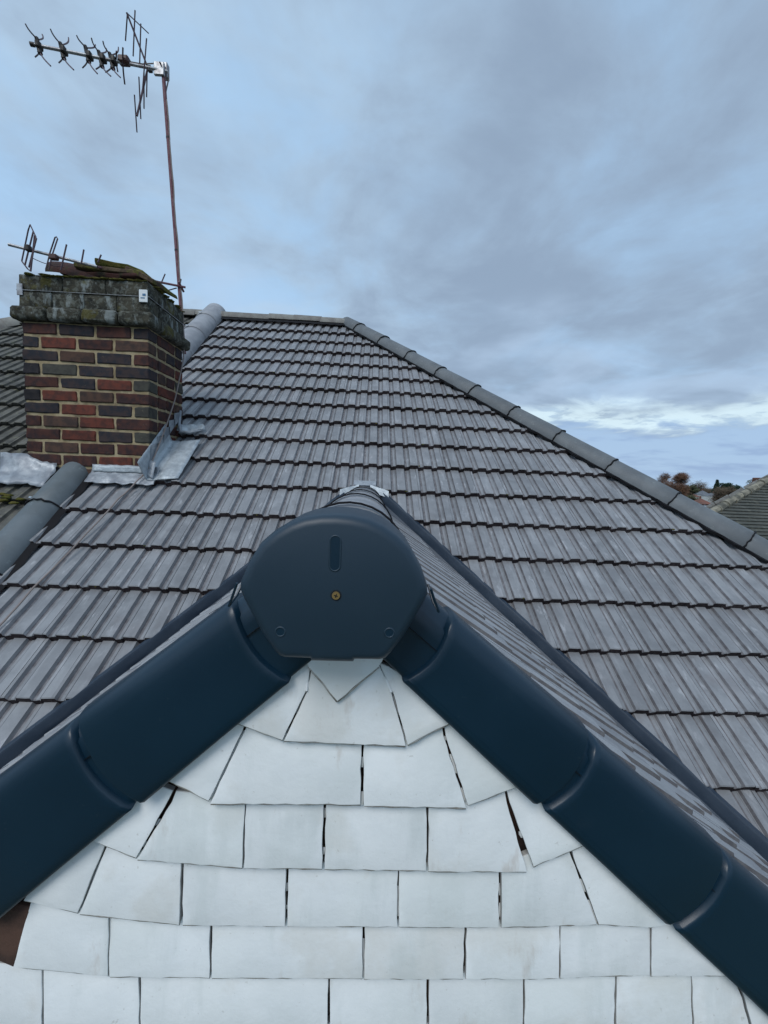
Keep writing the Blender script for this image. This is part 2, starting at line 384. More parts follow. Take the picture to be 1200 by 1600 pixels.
def add_tile(name, meshes, mw, parent, cuts=(), stuff=None, vis=True):
    """cuts: (point, normal) in world, keep the side the normal points away from"""
    me = random.choice(meshes)
    inv = mw.inverted(); need = []
    corners = [mw @ V(c) for c in ((0, 0, 0), (TW, 0, 0), (0, TL, 0), (TW, TL, 0))]
    for p, nn in cuts:
        d = [(c - p).dot(nn) for c in corners]
        if min(d) > 0: return None
        if max(d) > -.0: need.append((p, nn))
    if need or not vis:
        bm = bmesh.new(); bm.from_mesh(me)
        for p, nn in need:
            bmesh.ops.bisect_plane(bm, geom=bm.verts[:] + bm.edges[:] + bm.faces[:], plane_co=inv @ p, plane_no=(inv.to_3x3() @ nn).normalized(), clear_outer=True)
        if not bm.faces: bm.free(); return None
        if sum(f.calc_area() for f in bm.faces) < .0015: bm.free(); return None
        if not vis:
            bm.transform(mw)
            tmp = bpy.data.meshes.new('t'); bm.to_mesh(tmp); bm.free(); stuff.from_mesh(tmp); bpy.data.meshes.remove(tmp); return None
        m2 = bpy.data.meshes.new(me.name); bm.to_mesh(m2); bm.free()
        for mm in me.materials: m2.materials.append(mm)
        me = m2
    return put(name, me, parent, mw)
def inview(p, mx=60): 
    x, y = pix(p); return -mx < x < 1200 + mx and -mx < y < 1600 + mx
# --- roof deck (whole hipped roof of the pair, this half) --------------------
XP = -1.795                                               # party line
SE = -2.75                                                # eaves
def deck(name, pts, mt, parent): return put(name, mesh(name, pts, [list(range(len(pts)))], mt), parent)
apex = roof(XA, SA, -.05); apl = roof(XP, SA, -.05)
yr = apex.y; dE = (SA - SE) * CT
eR = roof(XA + dE, SE, -.05); eL = roof(XP, SE, -.05)
bR = V((eR.x, yr + dE, eR.z)); bL = V((XP, yr + dE, eR.z))
vfe = 2.9                                                 # where the valleys run out under the gable
roofo = put('roof', mesh('roof', [apl, apex, eR, eL, bR, bL], [(0, 3, 2, 1), (1, 2, 4), (0, 1, 4, 5)], 'dark'), house)
# main slope tiles
nR = V((CT, 1 * CT, 0)).normalized()                      # outward across the hip, in plan 45 degrees
hipP = roof(XA, SA, 0) + V((-.045, -.045, 0)); hip_cut = (hipP, V((1, 1, 0)).normalized())
party_cut = (V((XP + .075, 0, 0)), V((-1, 0, 0)))
ridge_cut = (roof(0, SA - .05, 0), V((0, 1, 0)))
def valley_in(P, off):                                    # >0: inside the gable footprint
    return (YJ - abs(P.x) * TR + off) - P.y
stuff_bm = bmesh.new()
vL, vR = V((-1, -TR, 0)).normalized(), V((1, -TR, 0)).normalized()
VO = .034
n_t = 0
CH = (-2.072, -1.331, 2.074, 2.520)                       # chimney footprint
for n in range(0, 21):
    s = S0 - n * G
    k0 = math.floor((XP + .035) / TW) - 1
    for k in range(k0, 40):
        x = -.034 + k * TW
        if x > XA + (SA - s) * CT + .1 or x + TW < XP + .06: continue
        P0, P1 = roof(x, s, 0), roof(x + TW, s, 0); Pc = roof(x + TW / 2, s + .1, 0)
        cuts = [hip_cut, party_cut]
        if n == 0: cuts.append(ridge_cut)
        if Pc.y < YJ + .2:
            if Pc.x < 0: cuts.append((V((0, YJ + (VO if n > 11 else -.008), 0)), V((TR, -1, 0)).normalized()))
            else: cuts.append((V((0, YJ + (VO if n > 11 else -.008), 0)), V((-TR, -1, 0)).normalized()))
        # hidden inside the chimney: skip
        if CH[0] - .02 < P0.x and P1.x < CH[1] + .02 and CH[2] < P0.y + .05 and Pc.y < CH[3]: continue
        if Pc.x < CH[1] + .02 and CH[2] - .02 < Pc.y < CH[3]: cuts.append((V((CH[1] - .01, 0, 0)), V((-1, 0, 0))))
        vis = inview(Pc) and n < 19
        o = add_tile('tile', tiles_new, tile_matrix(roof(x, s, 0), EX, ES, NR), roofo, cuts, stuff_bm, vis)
        if o: n_t += 1
if len(stuff_bm.verts):
    o = put('lower_tile_field', from_bm('tile_field', stuff_bm, NEWM), roofo); tagit(o, kind='stuff')
print('main tiles', n_t)
# --- half-round pieces ---------------------------------------------------------
def half_round(name, p0, p1, up, r, mt, parent, arc=1.0, lap=.02, r1=None, thick=.014, seg=14, clip=None):
    """a half-round tile from p0 to p1 (p1 the upper end), crown towards up"""
    p0, p1 = V(p0), V(p1); t = (p1 - p0).normalized(); up = (V(up) - t * V(up).dot(t)).normalized(); sd_ = t.cross(up).normalized()
    r1 = r1 or r * .965; Ln = (p1 - p0).length
    bm = bmesh.new(); st = [(0, r - .003), (.004, r), (.35 * Ln, r + (r1 - r) * .35), (.7 * Ln, r + (r1 - r) * .7), (Ln + lap, r1)]
    rings = []
    for rad_off in (0, -thick):
        for d, rr in st:
            ring = []
            for k in range(seg + 1):
                a = (k / seg - .5) * math.pi * arc
                q = rr + rad_off
                ring.append(bm.verts.new(p0 + t * d + sd_ * math.sin(a) * q + up * (math.cos(a) * q)))
            rings.append(ring)
    ns = len(st)
    for i in range(ns - 1):
        for k in range(seg):
            bm.faces.new((rings[i][k], rings[i][k + 1], rings[i + 1][k + 1], rings[i + 1][k]))
            bm.faces.new((rings[ns + i][k], rings[ns + i + 1][k], rings[ns + i + 1][k + 1], rings[ns + i][k + 1]))
    for k in range(seg):
        bm.faces.new((rings[0][k], rings[ns][k], rings[ns][k + 1], rings[0][k + 1]))
        bm.faces.new((rings[ns - 1][k], rings[ns - 1][k + 1], rings[-1][k + 1], rings[-1][k]))
    for i in range(ns - 1):
        bm.faces.new((rings[i][0], rings[i + 1][0], rings[ns + i + 1][0], rings[ns + i][0]))
        bm.faces.new((rings[i][seg], rings[ns + i][seg], rings[ns + i + 1][seg], rings[i + 1][seg]))
    bmesh.ops.recalc_face_normals(bm, faces=bm.faces)
    o = put(name, from_bm(name, bm, mt, True, 40), parent)
    if clip:                                              # the ribbed union under the joint, a dark scalloped ring
        cb = bmesh.new()
        tube_bm(cb, [p0 + t * .001 + sd_ * math.sin(a) * (r + .001) + up * math.cos(a) * (r + .001) + t * random.uniform(-.004, .006) for a in [(k / 16 - .5) * math.pi * arc for k in range(17)]], [random.uniform(.0035, .006) for _ in range(17)], 5)
        put('joint_clip', from_bm('joint_clip', cb, clip, True), o)
    return o
def rr_(a): return random.uniform(-a, a)
# hip tiles, from the apex down to the right
hdir = (roof(XA + 1 * CT, SA - 1, 0) - roof(XA, SA, 0)); hl = hdir.length; hdir.normalize()
hup = (NR + V((ST, 0, CT))).normalized()
hp = lambda d, h=0.: roof(XA, SA, 0) + hdir * d + hup * h
HL = .433; HS = [0.0, .24]
while HS[-1] < 6.6: HS.append(HS[-1] + HL)
for i in range(len(HS) - 1):
    a, b = HS[i + 1], HS[i]
    half_round('hip_tile', hp(a + .0, -.044 + rr_(.002)), hp(b, -.048), hup, .101, 'ridge', house, arc=.98, lap=.03, clip='dark')
# dark dry-hip roll either side, following the tile profile
def strip_bm(bm, pts_a, pts_b):
    a = [bm.verts.new(p) for p in pts_a]; b = [bm.verts.new(p) for p in pts_b]
    for i in range(len(a) - 1): bm.faces.new((a[i], a[i + 1], b[i + 1], b[i]))
bm = bmesh.new()
qv = NR.cross(hdir).normalized(); qv = -qv if qv.x > 0 else qv
A, B, B2 = [], [], []
for i in range(421):
    d = .12 + 6.4 * i / 420
    w = .101 + .007 * math.sin(d * 2 * math.pi / .131) + rr_(.003)
    A.append(roof(XA, SA) + hdir * d + qv * .100 + NR * .008); B.append(roof(XA, SA) + hdir * d + qv * (w + .028) + NR * .020); B2.append(roof(XA, SA) + hdir * d + qv * (w + .031) + NR * .004)
strip_bm(bm, A, B); strip_bm(bm, B, B2)
put('hip_roll', from_bm('hip_roll', bm, 'dark'), house)
# main ridge
yrd = roof(0, SA, 0).y; zr = roof(0, SA, 0).z
xr = XA - .02; rl = [.30, .30, .28, .52, .36]; i = 0
rm = ['ridge_moss']
while xr > XP - .1:
    ln = rl[i % len(rl)]; i += 1
    z = zr - .040 - (.006 * math.sin(i * 1.9))
    x2 = xr - ln
    half_round('ridge_tile', (x2, yrd, z + rr_(.003)), (xr, yrd, z + rr_(.003)), (0, 0, 1), .086, 'ridge_moss', house, arc=.95, lap=.01)
    xr = x2
bm = bmesh.new(); nn_ = 90
strip_bm(bm, [V((XP + (XA - XP) * k / nn_, yrd - .085, zr - .045)) for k in range(nn_ + 1)], [roof(XP + (XA - XP) * k / nn_, SA - .135 + .008 * math.sin(k * 1.1), .012) for k in range(nn_ + 1)])
put('ridge_roll', from_bm('ridge_roll', bm, 'dark'), house)
# party line of big half-rounds running straight up the slope
ps = -2.9; plist = []
edges = [-2.97, -2.55, -2.13, -1.71, -1.29, -.87, -.40, -.04]
for a, b in zip(edges[:-1], edges[1:]):
    o = half_round('party_tile', roof(XP, a, -.038 + rr_(.002)), roof(XP, b, -.041), NR, .102, 'party', house, arc=.98, lap=.03, clip='dark')
    bm = bmesh.new(); box_bm(bm, roof(XP - .035, a + .008, .071), (.014, .01, .004), Matrix.Rotation(TH, 4, 'X'), .001)
    put('fixing_clip', from_bm('fixing_clip', bm, 'steel'), o)
for a, b in zip([1.30, 1.72, 2.13, 2.52], [1.72, 2.13, 2.52, 2.86]):
    o = half_round('party_tile', roof(XP - .01, a, -.010 + rr_(.002)), roof(XP - .01, b, -.014), NR, .123, 'ridge_light', house, arc=.98, lap=.02, clip=None)
    bm = bmesh.new(); box_bm(bm, roof(XP - .05, a + .006, .116), (.03, .016, .005), Matrix.Rotation(TH, 4, 'X'), .001)
    put('fixing_clip', from_bm('fixing_clip', bm, 'steel'), o)
bm = bmesh.new()
for s0_, s1_ in ((-2.97, -.05), (.7, 2.82)):
    k = 80
    A = [roof(XP + .09, s0_ + (s1_ - s0_) * i / k, -.0) for i in range(k + 1)]
    B = [roof(XP + .128 + .006 * math.sin(i * 1.7), s0_ + (s1_ - s0_) * i / k, -.012) for i in range(k + 1)]
    strip_bm(bm, A, B)
put('party_roll', from_bm('party_roll', bm, 'dark'), house)

# --- the projecting gable ---------------------------------------------------------
GZ = -.016
XE = 1.95
def gp(sx, d, y, h=0.): return V((sx * (d * CP + h * SP), y, GZ - d * SP + h * CP))
# deck of the gable roof, two slopes running back into the main slope
def gdeck():
    vs = []; DE = XE / CP
    for sx in (1, -1):
        vs += [gp(sx, 0, .0, -.035), gp(sx, 0, YJ + .02, -.035), gp(sx, DE, YJ - XE * TR, -.035), gp(sx, DE, 0., -.035)]
    me = mesh('gable_roof', vs, [(0, 3, 2, 1), (4, 5, 6, 7)], 'dark')
    return put('gable_roof', me, house)
gro = gdeck()
gst = bmesh.new(); ng = 0
for sx, s1 in ((1, .419), (-1, .402)):
    es = V((-sx * CP, 0, SP)); nn = V((sx * SP, 0, CP)); ex = V((0, sx, 0))
    for k in range(-1, 8):
        d = s1 + k * G
        for j in range(0, 13):
            y0 = .024 + j * TW
            yy = y0 if sx > 0 else y0 + TW
            P = gp(sx, d, yy, -.006)
            Pc = gp(sx, d - .1, y0 + TW / 2)
            if y0 > YJ: continue
            cuts = [(V((0, YJ + .006, 0)), V((sx * TR, 1, 0)).normalized())]
            if k == -1: cuts.append((V((sx * .05, 0, 0)), V((-sx, 0, 0))))
            if d > XE / CP + .2: continue
            vis = inview(Pc, 120)
            o = add_tile('gable_tile', tiles_gab, tile_matrix(P, ex, es, nn), gro, cuts, gst, vis)
            if o: ng += 1
if len(gst.verts): tagit(put('lower_tile_field', from_bm('gable_field', gst, NEWM), gro), kind='stuff')
print('gable tiles', ng)
# valley troughs
for sx in (1, -1):
    bm = bmesh.new(); n = 40
    rows = []
    for i in range(n + 1):
        x = .085 + (XE + .05 - .085) * i / n
        yc = YJ - x * TR; zc = GZ - x * math.tan(PH)
        c = V((sx * x, yc, zc))
        out = V((0, 1, math.tan(TH)))                     # up the main slope
        inn = V((-sx * 1, 0, math.tan(PH)))               # up the gable slope
        row = [c + out.normalized() * .110 + V((0, 0, .008)), c + out.normalized() * .054 + V((0, 0, .030)), c + out.normalized() * .047 + V((0, 0, .034)), c + out.normalized() * .040 + V((0, 0, .028)),
               c + out.normalized() * .037 + V((0, 0, -.020)), c + V((0, 0, -.030)), c + inn.normalized() * .055 + V((0, 0, -.030)), c + inn.normalized() * .10 + V((0, 0, -.03))]
        rows.append([bm.verts.new(p) for p in row])
    for i in range(n):
        for k in range(7): bm.faces.new((rows[i][k], rows[i + 1][k], rows[i + 1][k + 1], rows[i][k + 1]) if sx > 0 else (rows[i][k], rows[i][k + 1], rows[i + 1][k + 1], rows[i + 1][k]))
    put('valley_trough', from_bm('valley_trough', bm, 'navy_trough', True, 35), house)
# gable ridge tiles
gy = [.045, .24, .67, 1.10, 1.53, 1.85, YJ - .02]
for a, b in zip(gy[:-1], gy[1:]):
    rz_ = lambda y: -.1035 - .0068 * y
    half_round('gable_ridge_tile', (0, a, rz_(a) + rr_(.001)), (0, b, rz_(b) - .004), (0, 0, 1), .106, 'ridge_light', house, arc=.97, lap=.02, r1=.102, clip=None)
for b in gy[1:-1]:                                        # dark joint line where one ridge tile laps the next
    tube('ridge_joint', [(math.sin(a) * .107, b - .002, -.1035 - .0068 * b + math.cos(a) * .107) for a in [(-.42 + .84 * k / 14) * math.pi for k in range(15)]], .0022, 'dark', house, 5)
for x, s in ((-1.30, -1.68), (.52, -.86)):
    for i in range(4): lump('debris', roof(x + rr_(.02), s + rr_(.03), .016), (.022, .030, .010), 'blackp', roofo, 1, .6, 2)
for i in range(46):
    n = random.randrange(1, 18); x = random.uniform(-1.5, 2.2); s = S0 - n * G
    if x < XA + (SA - s) * CT - .2 and not (roof(x, s).y < YJ - abs(x) * TR + .15) and not (x < CH[1] + .05 and CH[2] - .2 < roof(x, s).y < CH[3]):
        lump('moss_clump', roof(x, s - .004, .006 + rr_(.006)), (random.uniform(.008, .022), .008, .008), 'moss', roofo, 1, .5, 1)
SJ = (YJ - O.y) / CT
for sx in (-1, 1):
    bm = bmesh.new(); R_, C_ = 6, 5; g_ = []
    for i in range(R_):
        row = []
        for j in range(C_):
            x = sx * (.035 + .115 * j / (C_ - 1)); s = SJ - .03 * i / (R_ - 1) * 1.6 - .5 * abs(x) * .9
            row.append(bm.verts.new(roof(x, s - .02, .022 + rr_(.002) - .003 * i)))
        g_.append(row)
    for i in range(R_ - 1):
        for j in range(C_ - 1): bm.faces.new((g_[i][j], g_[i][j + 1], g_[i + 1][j + 1], g_[i + 1][j]))
    put('lead_saddle', from_bm('lead_saddle', bm, 'leadpale', True), house)
sheet_pts = [[roof(x, SJ + .016, .012 + .0 * x) for x in (-.07, -.03, 0, .03, .07)], [roof(x, SJ - .03, .012) for x in (-.07, -.03, 0, .03, .07)]]
put('saddle_apron', mesh('saddle_apron', [p for r_ in sheet_pts for p in r_], [(i, i + 1, i + 6, i + 5) for i in range(4)], 'lead'), house)
tube('saddle_fold', [V((math.sin(a) * .109, YJ - .035, -.1205 + math.cos(a) * .109)) for a in [(-.36 + .72 * k / 12) * math.pi for k in range(13)]], .004, 'navy_trough', house, 6)

# --- dry verge caps ------------------------------------------------------------------
def verge_cap(sx, d1, w, ln, parent):
    """one capping unit whose lower end is d1 down the slope; w is its face depth"""
    bm = bmesh.new()
    # cross-section (outward y, along the normal h): flange on the tiles, rolled nose, face, lower return
    sec = [(.040, .011), (.020, .0135), (.002, .0130), (-.0065, .0105), (-.0130, .0050), (-.0172, -.0025), (-.0195, -.011), (-.0212, -.024), (-.0217, -.037), (-.022, -.050), (-.0226, -.064), (-.0231, -.078), (-.0235, -w + .012), (-.022, -w + .003), (-.019, -w), (-.013, -w + .002), (-.012, -w + .010)]
    d0 = d1 - ln; cl_ = .038
    if d0 < .2: cl_ += d0 - .095; d0 = .095; ln = d1 - d0
    st = [(d0, -.0080), (d0 + cl_ * .5, -.0076), (d0 + cl_, -.0072), (d0 + cl_ + .0025, -.0018), (d0 + cl_ + .0045, -.0002), (d0 + cl_ + .014, -.0004), (d0 + ln * .6, .0012), (d1 - .0025, .0048), (d1 - .0006, .0043), (d1, .0022)]
    rings = []
    for d, e in st:
        ring = []
        for i, (y, h) in enumerate(sec):
            # the ends are cut to a slight arc across the face
            t = max(0., min(1., (-h) / w)); bow = .012 * math.sin(math.pi * t) + .002 * t
            dd = d + bow
            f = 1. if i > 2 else .3
            hh = h + (e * .8 if i < 6 else (-e * .3 if i > 12 else 0))
            wd_ = w + (.034 if sx > 0 else .033) * dd; hs = 1 if h > -.02 else wd_ / w
            hh = (h * hs) + (hh - h)
            ring.append(bm.verts.new(gp(sx, dd, y + .0175 - e * f * (1 if i < 16 else .3), hh - .0007)))
        rings.append(ring)
    for a, b in zip(rings[:-1], rings[1:]):
        for k in range(len(sec) - 1): bm.faces.new((a[k], a[k + 1], b[k + 1], b[k]))
    # wall thickness at the open lower end
    last = rings[-1]; inner = [bm.verts.new(v.co + V((0, .004, 0)) + V((-sx * .003, 0, .002))) for v in last]
    for k in range(len(sec) - 1): bm.faces.new((last[k], last[k + 1], inner[k + 1], inner[k]))
    bmesh.ops.recalc_face_normals(bm, faces=bm.faces)
    return put('verge_cap', from_bm('verge_cap', bm, 'navy', True, 50), parent)
for sx, s1, w in ((1, .419, .085), (-1, .400, .107)):
    for k in range(0, 8):
        verge_cap(sx, s1 + k * G + .004, w, G + .020, house)
# --- ridge end cap ---------------------------------------------------------------------
def end_cap():
    half = [(0, .0085), (.018, .0074), (.036, .0038), (.052, -.0028), (.068, -.0132), (.083, -.0270), (.0955, -.0480), (.1035, -.0690), (.1045, -.0780), (.1000, -.0890), (.0900, -.1080), (.0790, -.1285), (.0660, -.1470), (.0600, -.1535), (.0540, -.1555), (.0250, -.1560), (.0235, -.1590), (0, -.1592)]
    out = half + [(-x, z) for x, z in half[-2:0:-1]]
    c = V((0, -.068))
    bm = bmesh.new()
    fronty = -.058
    st = [(fronty, -.0120), (fronty + .0010, -.0080), (fronty + .0032, -.0044), (fronty + .0070, -.0018), (fronty + .014, -.0006), (fronty + .020, 0), (fronty + .05, 0), (.048, .0), (.052, -.0010)]
    rings = []
    for y, e in st:
        ring = []
        for x, z in out:
            v = V((x, z)) - c; v = v * ((v.length + e) / v.length) + c
            ring.append(bm.verts.new((v.x, y, v.y)))
        rings.append(ring)
    n = len(out)
    nh = 8                                             # beyond the face only the curved hood goes back
    for r_i, (a, b) in enumerate(zip(rings[:-1], rings[1:])):
        for k in range(n):
            kk = (k + 1) % n
            hood = (k < nh or k >= n - nh)
            if r_i >= 5 and not hood: continue
            bm.faces.new((a[k], a[kk], b[kk], b[k]))
    # face built round its centre, with a pressed slot and dimples
    f = bm.faces.new(rings[0][::-1])
    bmesh.ops.recalc_face_normals(bm, faces=bm.faces)
    o = put('ridge_end_cap', from_bm('ridge_end_cap', bm, 'navy_cap', True, 45), house)
    return o, fronty
ecap, fy = end_cap()
def ringlip(name, pts, r, parent, mt='navy_cap'):
    tube(name, pts + [pts[0]], r, mt, parent, 8)
# pressed slot: a raised lip round a recess
sl = [(math.cos(a) * .0058, -.0205 + max(0, math.sin(a)) * .0058 + (0 if math.sin(a) >= 0 else 0)) for a in [math.pi * k / 8 for k in range(9)]] + [(math.cos(a) * .0058, -.0475 + math.sin(a) * .0058) for a in [math.pi + math.pi * k / 8 for k in range(9)]]
ringlip('slot_lip', [V((x, fy + .0003, z)) for x, z in sl], .0011, ecap)
prism('slot_recess', [(x * .86, z + 0) for x, z in sl], fy - .0002, fy + .003, 'navy', ecap)
for x, z in ((-.0570, -.1225), (.0620, -.1205)):
    ringlip('dimple', [V((x + math.cos(2 * math.pi * k / 14) * .0052, fy + .0004, z + math.sin(2 * math.pi * k / 14) * .0052)) for k in range(14)], .0011, ecap)
    prism('dimple_recess', [(x + math.cos(2 * math.pi * k / 14) * .0046, z + math.sin(2 * math.pi * k / 14) * .0046) for k in range(14)], fy - .0001, fy + .003, 'navy', ecap)
def disc_y(name, x, z, r, y0, y1, mt, parent, n=18):
    return prism(name, [(x + math.cos(2 * math.pi * k / n) * r, z + math.sin(2 * math.pi * k / n) * r) for k in range(n)], y0, y1, mt, parent)
disc_y('screw_hole', .0023, -.0800, .0062, fy - .0002, fy + .003, 'hole', ecap)
disc_y('screw', .0023, -.0800, .0043, fy - .0018, fy + .002, 'brass', ecap)
for ang in (.3, .3 + math.pi / 2):
    box('screw_slot', (.0023, fy - .0020, -.0800), (.0044, .0010, .0009), 'blackp', ecap, rot=Matrix.Rotation(ang, 4, 'Y'))
for sx in (-1, 1):                                     # wire legs of the cap resting on the first verge unit
    tube('cap_leg', [V((sx * .1065, -.050, -.072)), V((sx * .112, -.046, -.086)), V((sx * .1185, -.040, -.101)), V((sx * .113, -.030, -.092)), V((sx * .108, -.020, -.075))], .0016, 'navy', ecap, 6)

# --- white painted slate hanging on the gable -----------------------------------------------
WY = .022
gw_pts = [(-XE + .1, ZG), (XE - .1, ZG), (XE - .1, GZ - (XE - .1) * math.tan(PH) - .085), (0, GZ - .085), (-XE + .1, GZ - (XE - .1) * math.tan(PH) - .085)]
gwall = prism('gable_wall', gw_pts, WY + .008, WY + .14, 'board', house)
SL = []
M['grime'] = mat('grime_line', (.30, .27, .235), .9, (.50, .49, .46), 60, .5, 120, .001)  # tan-grey for the lap shadow painted under slate rows, with dirt in it
def slate(pts, lift=.007, base=.001):
    """pts: outline in the photo, clockwise from top left; depth and lap are real"""
    w = [at(x, y, WY) for x, y in pts]
    zs = [p.z for p in w]; zt, zb = max(zs), min(zs)
    w = [at(x, y, WY - lift * (zt - p.z) / max(zt - zb, .001) - base - .004) for (x, y), p in zip(pts, w)]
    zs = [p.z for p in w]; zt, zb = max(zs), min(zs)
    # subdivide outline and roughen it a little
    out = []
    for a, b in zip(w, w[1:] + w[:1]):
        k = max(1, int((b - a).length / .013))
        for i in range(k):
            p = a.lerp(b, i / k)
            if i: p = p + V((rr_(.0008), 0, rr_(.0008)))
            out.append(p)
    bm = bmesh.new()
    fr, bk = [], []
    th = .0080
    for p in out:
        t = (zt - p.z) / max(zt - zb, .001)
        y = WY - lift * t - base
        fr.append(bm.verts.new((p.x, y - th * .5, p.z))); bk.append(bm.verts.new((p.x, y + th * .5, p.z)))
    f = bm.faces.new(fr); f2 = bm.faces.new(bk[::-1])
    side = []
    n = len(fr)
    for i in range(n): side.append(bm.faces.new((fr[i], bk[i], bk[(i + 1) % n], fr[(i + 1) % n])))
    bmesh.ops.recalc_face_normals(bm, faces=bm.faces)
    es = [e for e in bm.edges if e.verts[0] in fr and e.verts[1] in fr]
    es = [e for e in f.edges]
    bmesh.ops.bevel(bm, geom=es, offset=.0013, segments=2, affect='EDGES', profile=.6)
    me = from_bm('slate', bm, ['slate', 'slate_edge'], True, 40)
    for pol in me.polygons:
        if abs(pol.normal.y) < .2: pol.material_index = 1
    o = put('slate', me, gwall)
    # bead painting the lap shadow, mixed with dirt, under the lower edges
    cb = bmesh.new(); zm = (zt + zb) / 2
    k = len(w)
    for i in range(k):
        a, b = w[i], w[(i + 1) % k]
        low = (a.z + b.z) / 2 < zb + .35 * (zt - zb) or base > .002
        if low and abs(b.x - a.x) > .8 * abs(b.z - a.z) and not ((a.z + b.z) / 2 > zb + .8 * (zt - zb)):
            q = []
            nn = max(3, int((b - a).length / .012))
            for j in range(nn + 1):
                p = a.lerp(b, j / nn); t = (zt - p.z) / max(zt - zb, .001)
                q.append(V((p.x, WY - lift * t - base - .0004, p.z - .0016 + rr_(.0005))))
            tube_bm(cb, q, [random.uniform(.0012, .0023) for _ in q], 5)
    if cb.faces: put('grime_line', from_bm('grime', cb, 'grime', True), o)
    else: cb.free()
    return o
ROWS = [
 [[(470, 1022), (604, 1022), (592, 1042), (527, 1096), (482, 1042)]],
 [[(415, 1065), (470, 1030), (485, 1035), (479, 1078), (441, 1157), (352, 1124)], [(487, 1035), (590, 1035), (611, 1080), (634, 1166), (443.5, 1158), (481, 1079)], [(592, 1035), (608, 1042), (730, 1116), (637, 1164.5), (613.5, 1080)]],
 [[(340, 1112), (383, 1128), (379, 1142), (325.5, 1252), (235, 1206)], [(386, 1132), (564.5, 1148), (563, 1257.5), (328, 1256.5), (382, 1143)], [(568, 1148), (690, 1128), (693, 1150), (728.5, 1263), (568.5, 1260)], [(693, 1126), (735, 1118), (832, 1220), (731.5, 1259), (696.5, 1150)]],
 [[(222, 1216), (270, 1236), (262, 1252), (212, 1341), (105, 1298)], [(275, 1236), (383, 1246), (378, 1357), (213.5, 1343.5), (268, 1254)], [(384.5, 1246), (506, 1246), (503, 1358.5), (380.5, 1357)], [(510, 1246), (667, 1248), (666, 1361.5), (507, 1358.5)], [(670.5, 1248), (788, 1232), (792, 1254), (823.5, 1363), (669.5, 1362)], [(791, 1232), (840, 1222), (940, 1310), (834, 1355), (796.5, 1254)]],
 [[(110, 1286), (166, 1312), (161, 1328), (120.5, 1427), (36, 1408)], [(170, 1316), (283, 1344), (279.5, 1446), (123, 1429), (163.5, 1330)], [(287, 1344), (447, 1346), (445, 1448), (284.5, 1446)], [(450, 1346), (621.5, 1348), (621, 1449), (448.5, 1448)], [(624.5, 1348), (780, 1350), (779, 1450), (623.5, 1449)], [(784, 1350), (885, 1316), (893, 1340), (933, 1445), (784, 1450)], [(890, 1312), (905, 1314), (1070, 1440), (1016, 1450), (936, 1445), (896.5, 1340)]],
 [[(52, 1396), (169, 1430), (168, 1526), (20, 1512)], [(171, 1430), (328, 1434), (327, 1529), (170.5, 1527)], [(332, 1434), (566.5, 1436), (566, 1530), (330.5, 1529)], [(570, 1436), (726, 1438), (724, 1530.5), (569, 1530.5)], [(729, 1438), (875, 1438), (873.5, 1530), (728, 1530.5)], [(877, 1438), (1015, 1420), (1016, 1524), (876, 1529)], [(1018, 1420), (1055, 1424), (1175, 1525), (1019, 1526)]],
 [[(-60, 1500), (65, 1514), (65, 1608), (-80, 1600)], [(67.5, 1514), (216, 1516), (217, 1610), (68, 1608)], [(219, 1516), (512.5, 1520), (512, 1612), (220, 1610)], [(516, 1520), (667, 1520), (667, 1613), (515.5, 1612)], [(671, 1520), (817.5, 1520), (816.5, 1612), (670.5, 1613)], [(821, 1520), (961, 1518), (960, 1611), (820, 1612)], [(964.5, 1518), (1079, 1512), (1082, 1610), (963.5, 1611)], [(1081, 1512), (1140, 1512), (1160, 1560), (1172, 1609), (1085, 1610)], [(1146, 1512), (1180, 1512), (1300, 1606), (1177, 1609), (1164, 1560)]],
]
y0, y1 = 1598, 1700
for r in range(4):
    x = -260 - 60 * r; row = []
    xe = 1330 + 110 * r; js = [x]
    while js[-1] < xe: js.append(js[-1] + random.choice([150, 155, 165, 240]) * (1 + .03 * r))
    for a, b in zip(js[:-1], js[1:]): row.append([(a + 2, y0), (b - 1.5, y0), (b - 2, y1), (a + 2, y1)])
    ROWS.append(row); y0, y1 = y1 - 14, y1 + 100 + 8 * r
for ri, row in enumerate(ROWS):
    for pts in row: slate(pts, .0140 if ri else .006, .001 if ri else .0100) if False else slate(pts, .0140 if ri else .006, .001 if ri else .0100)
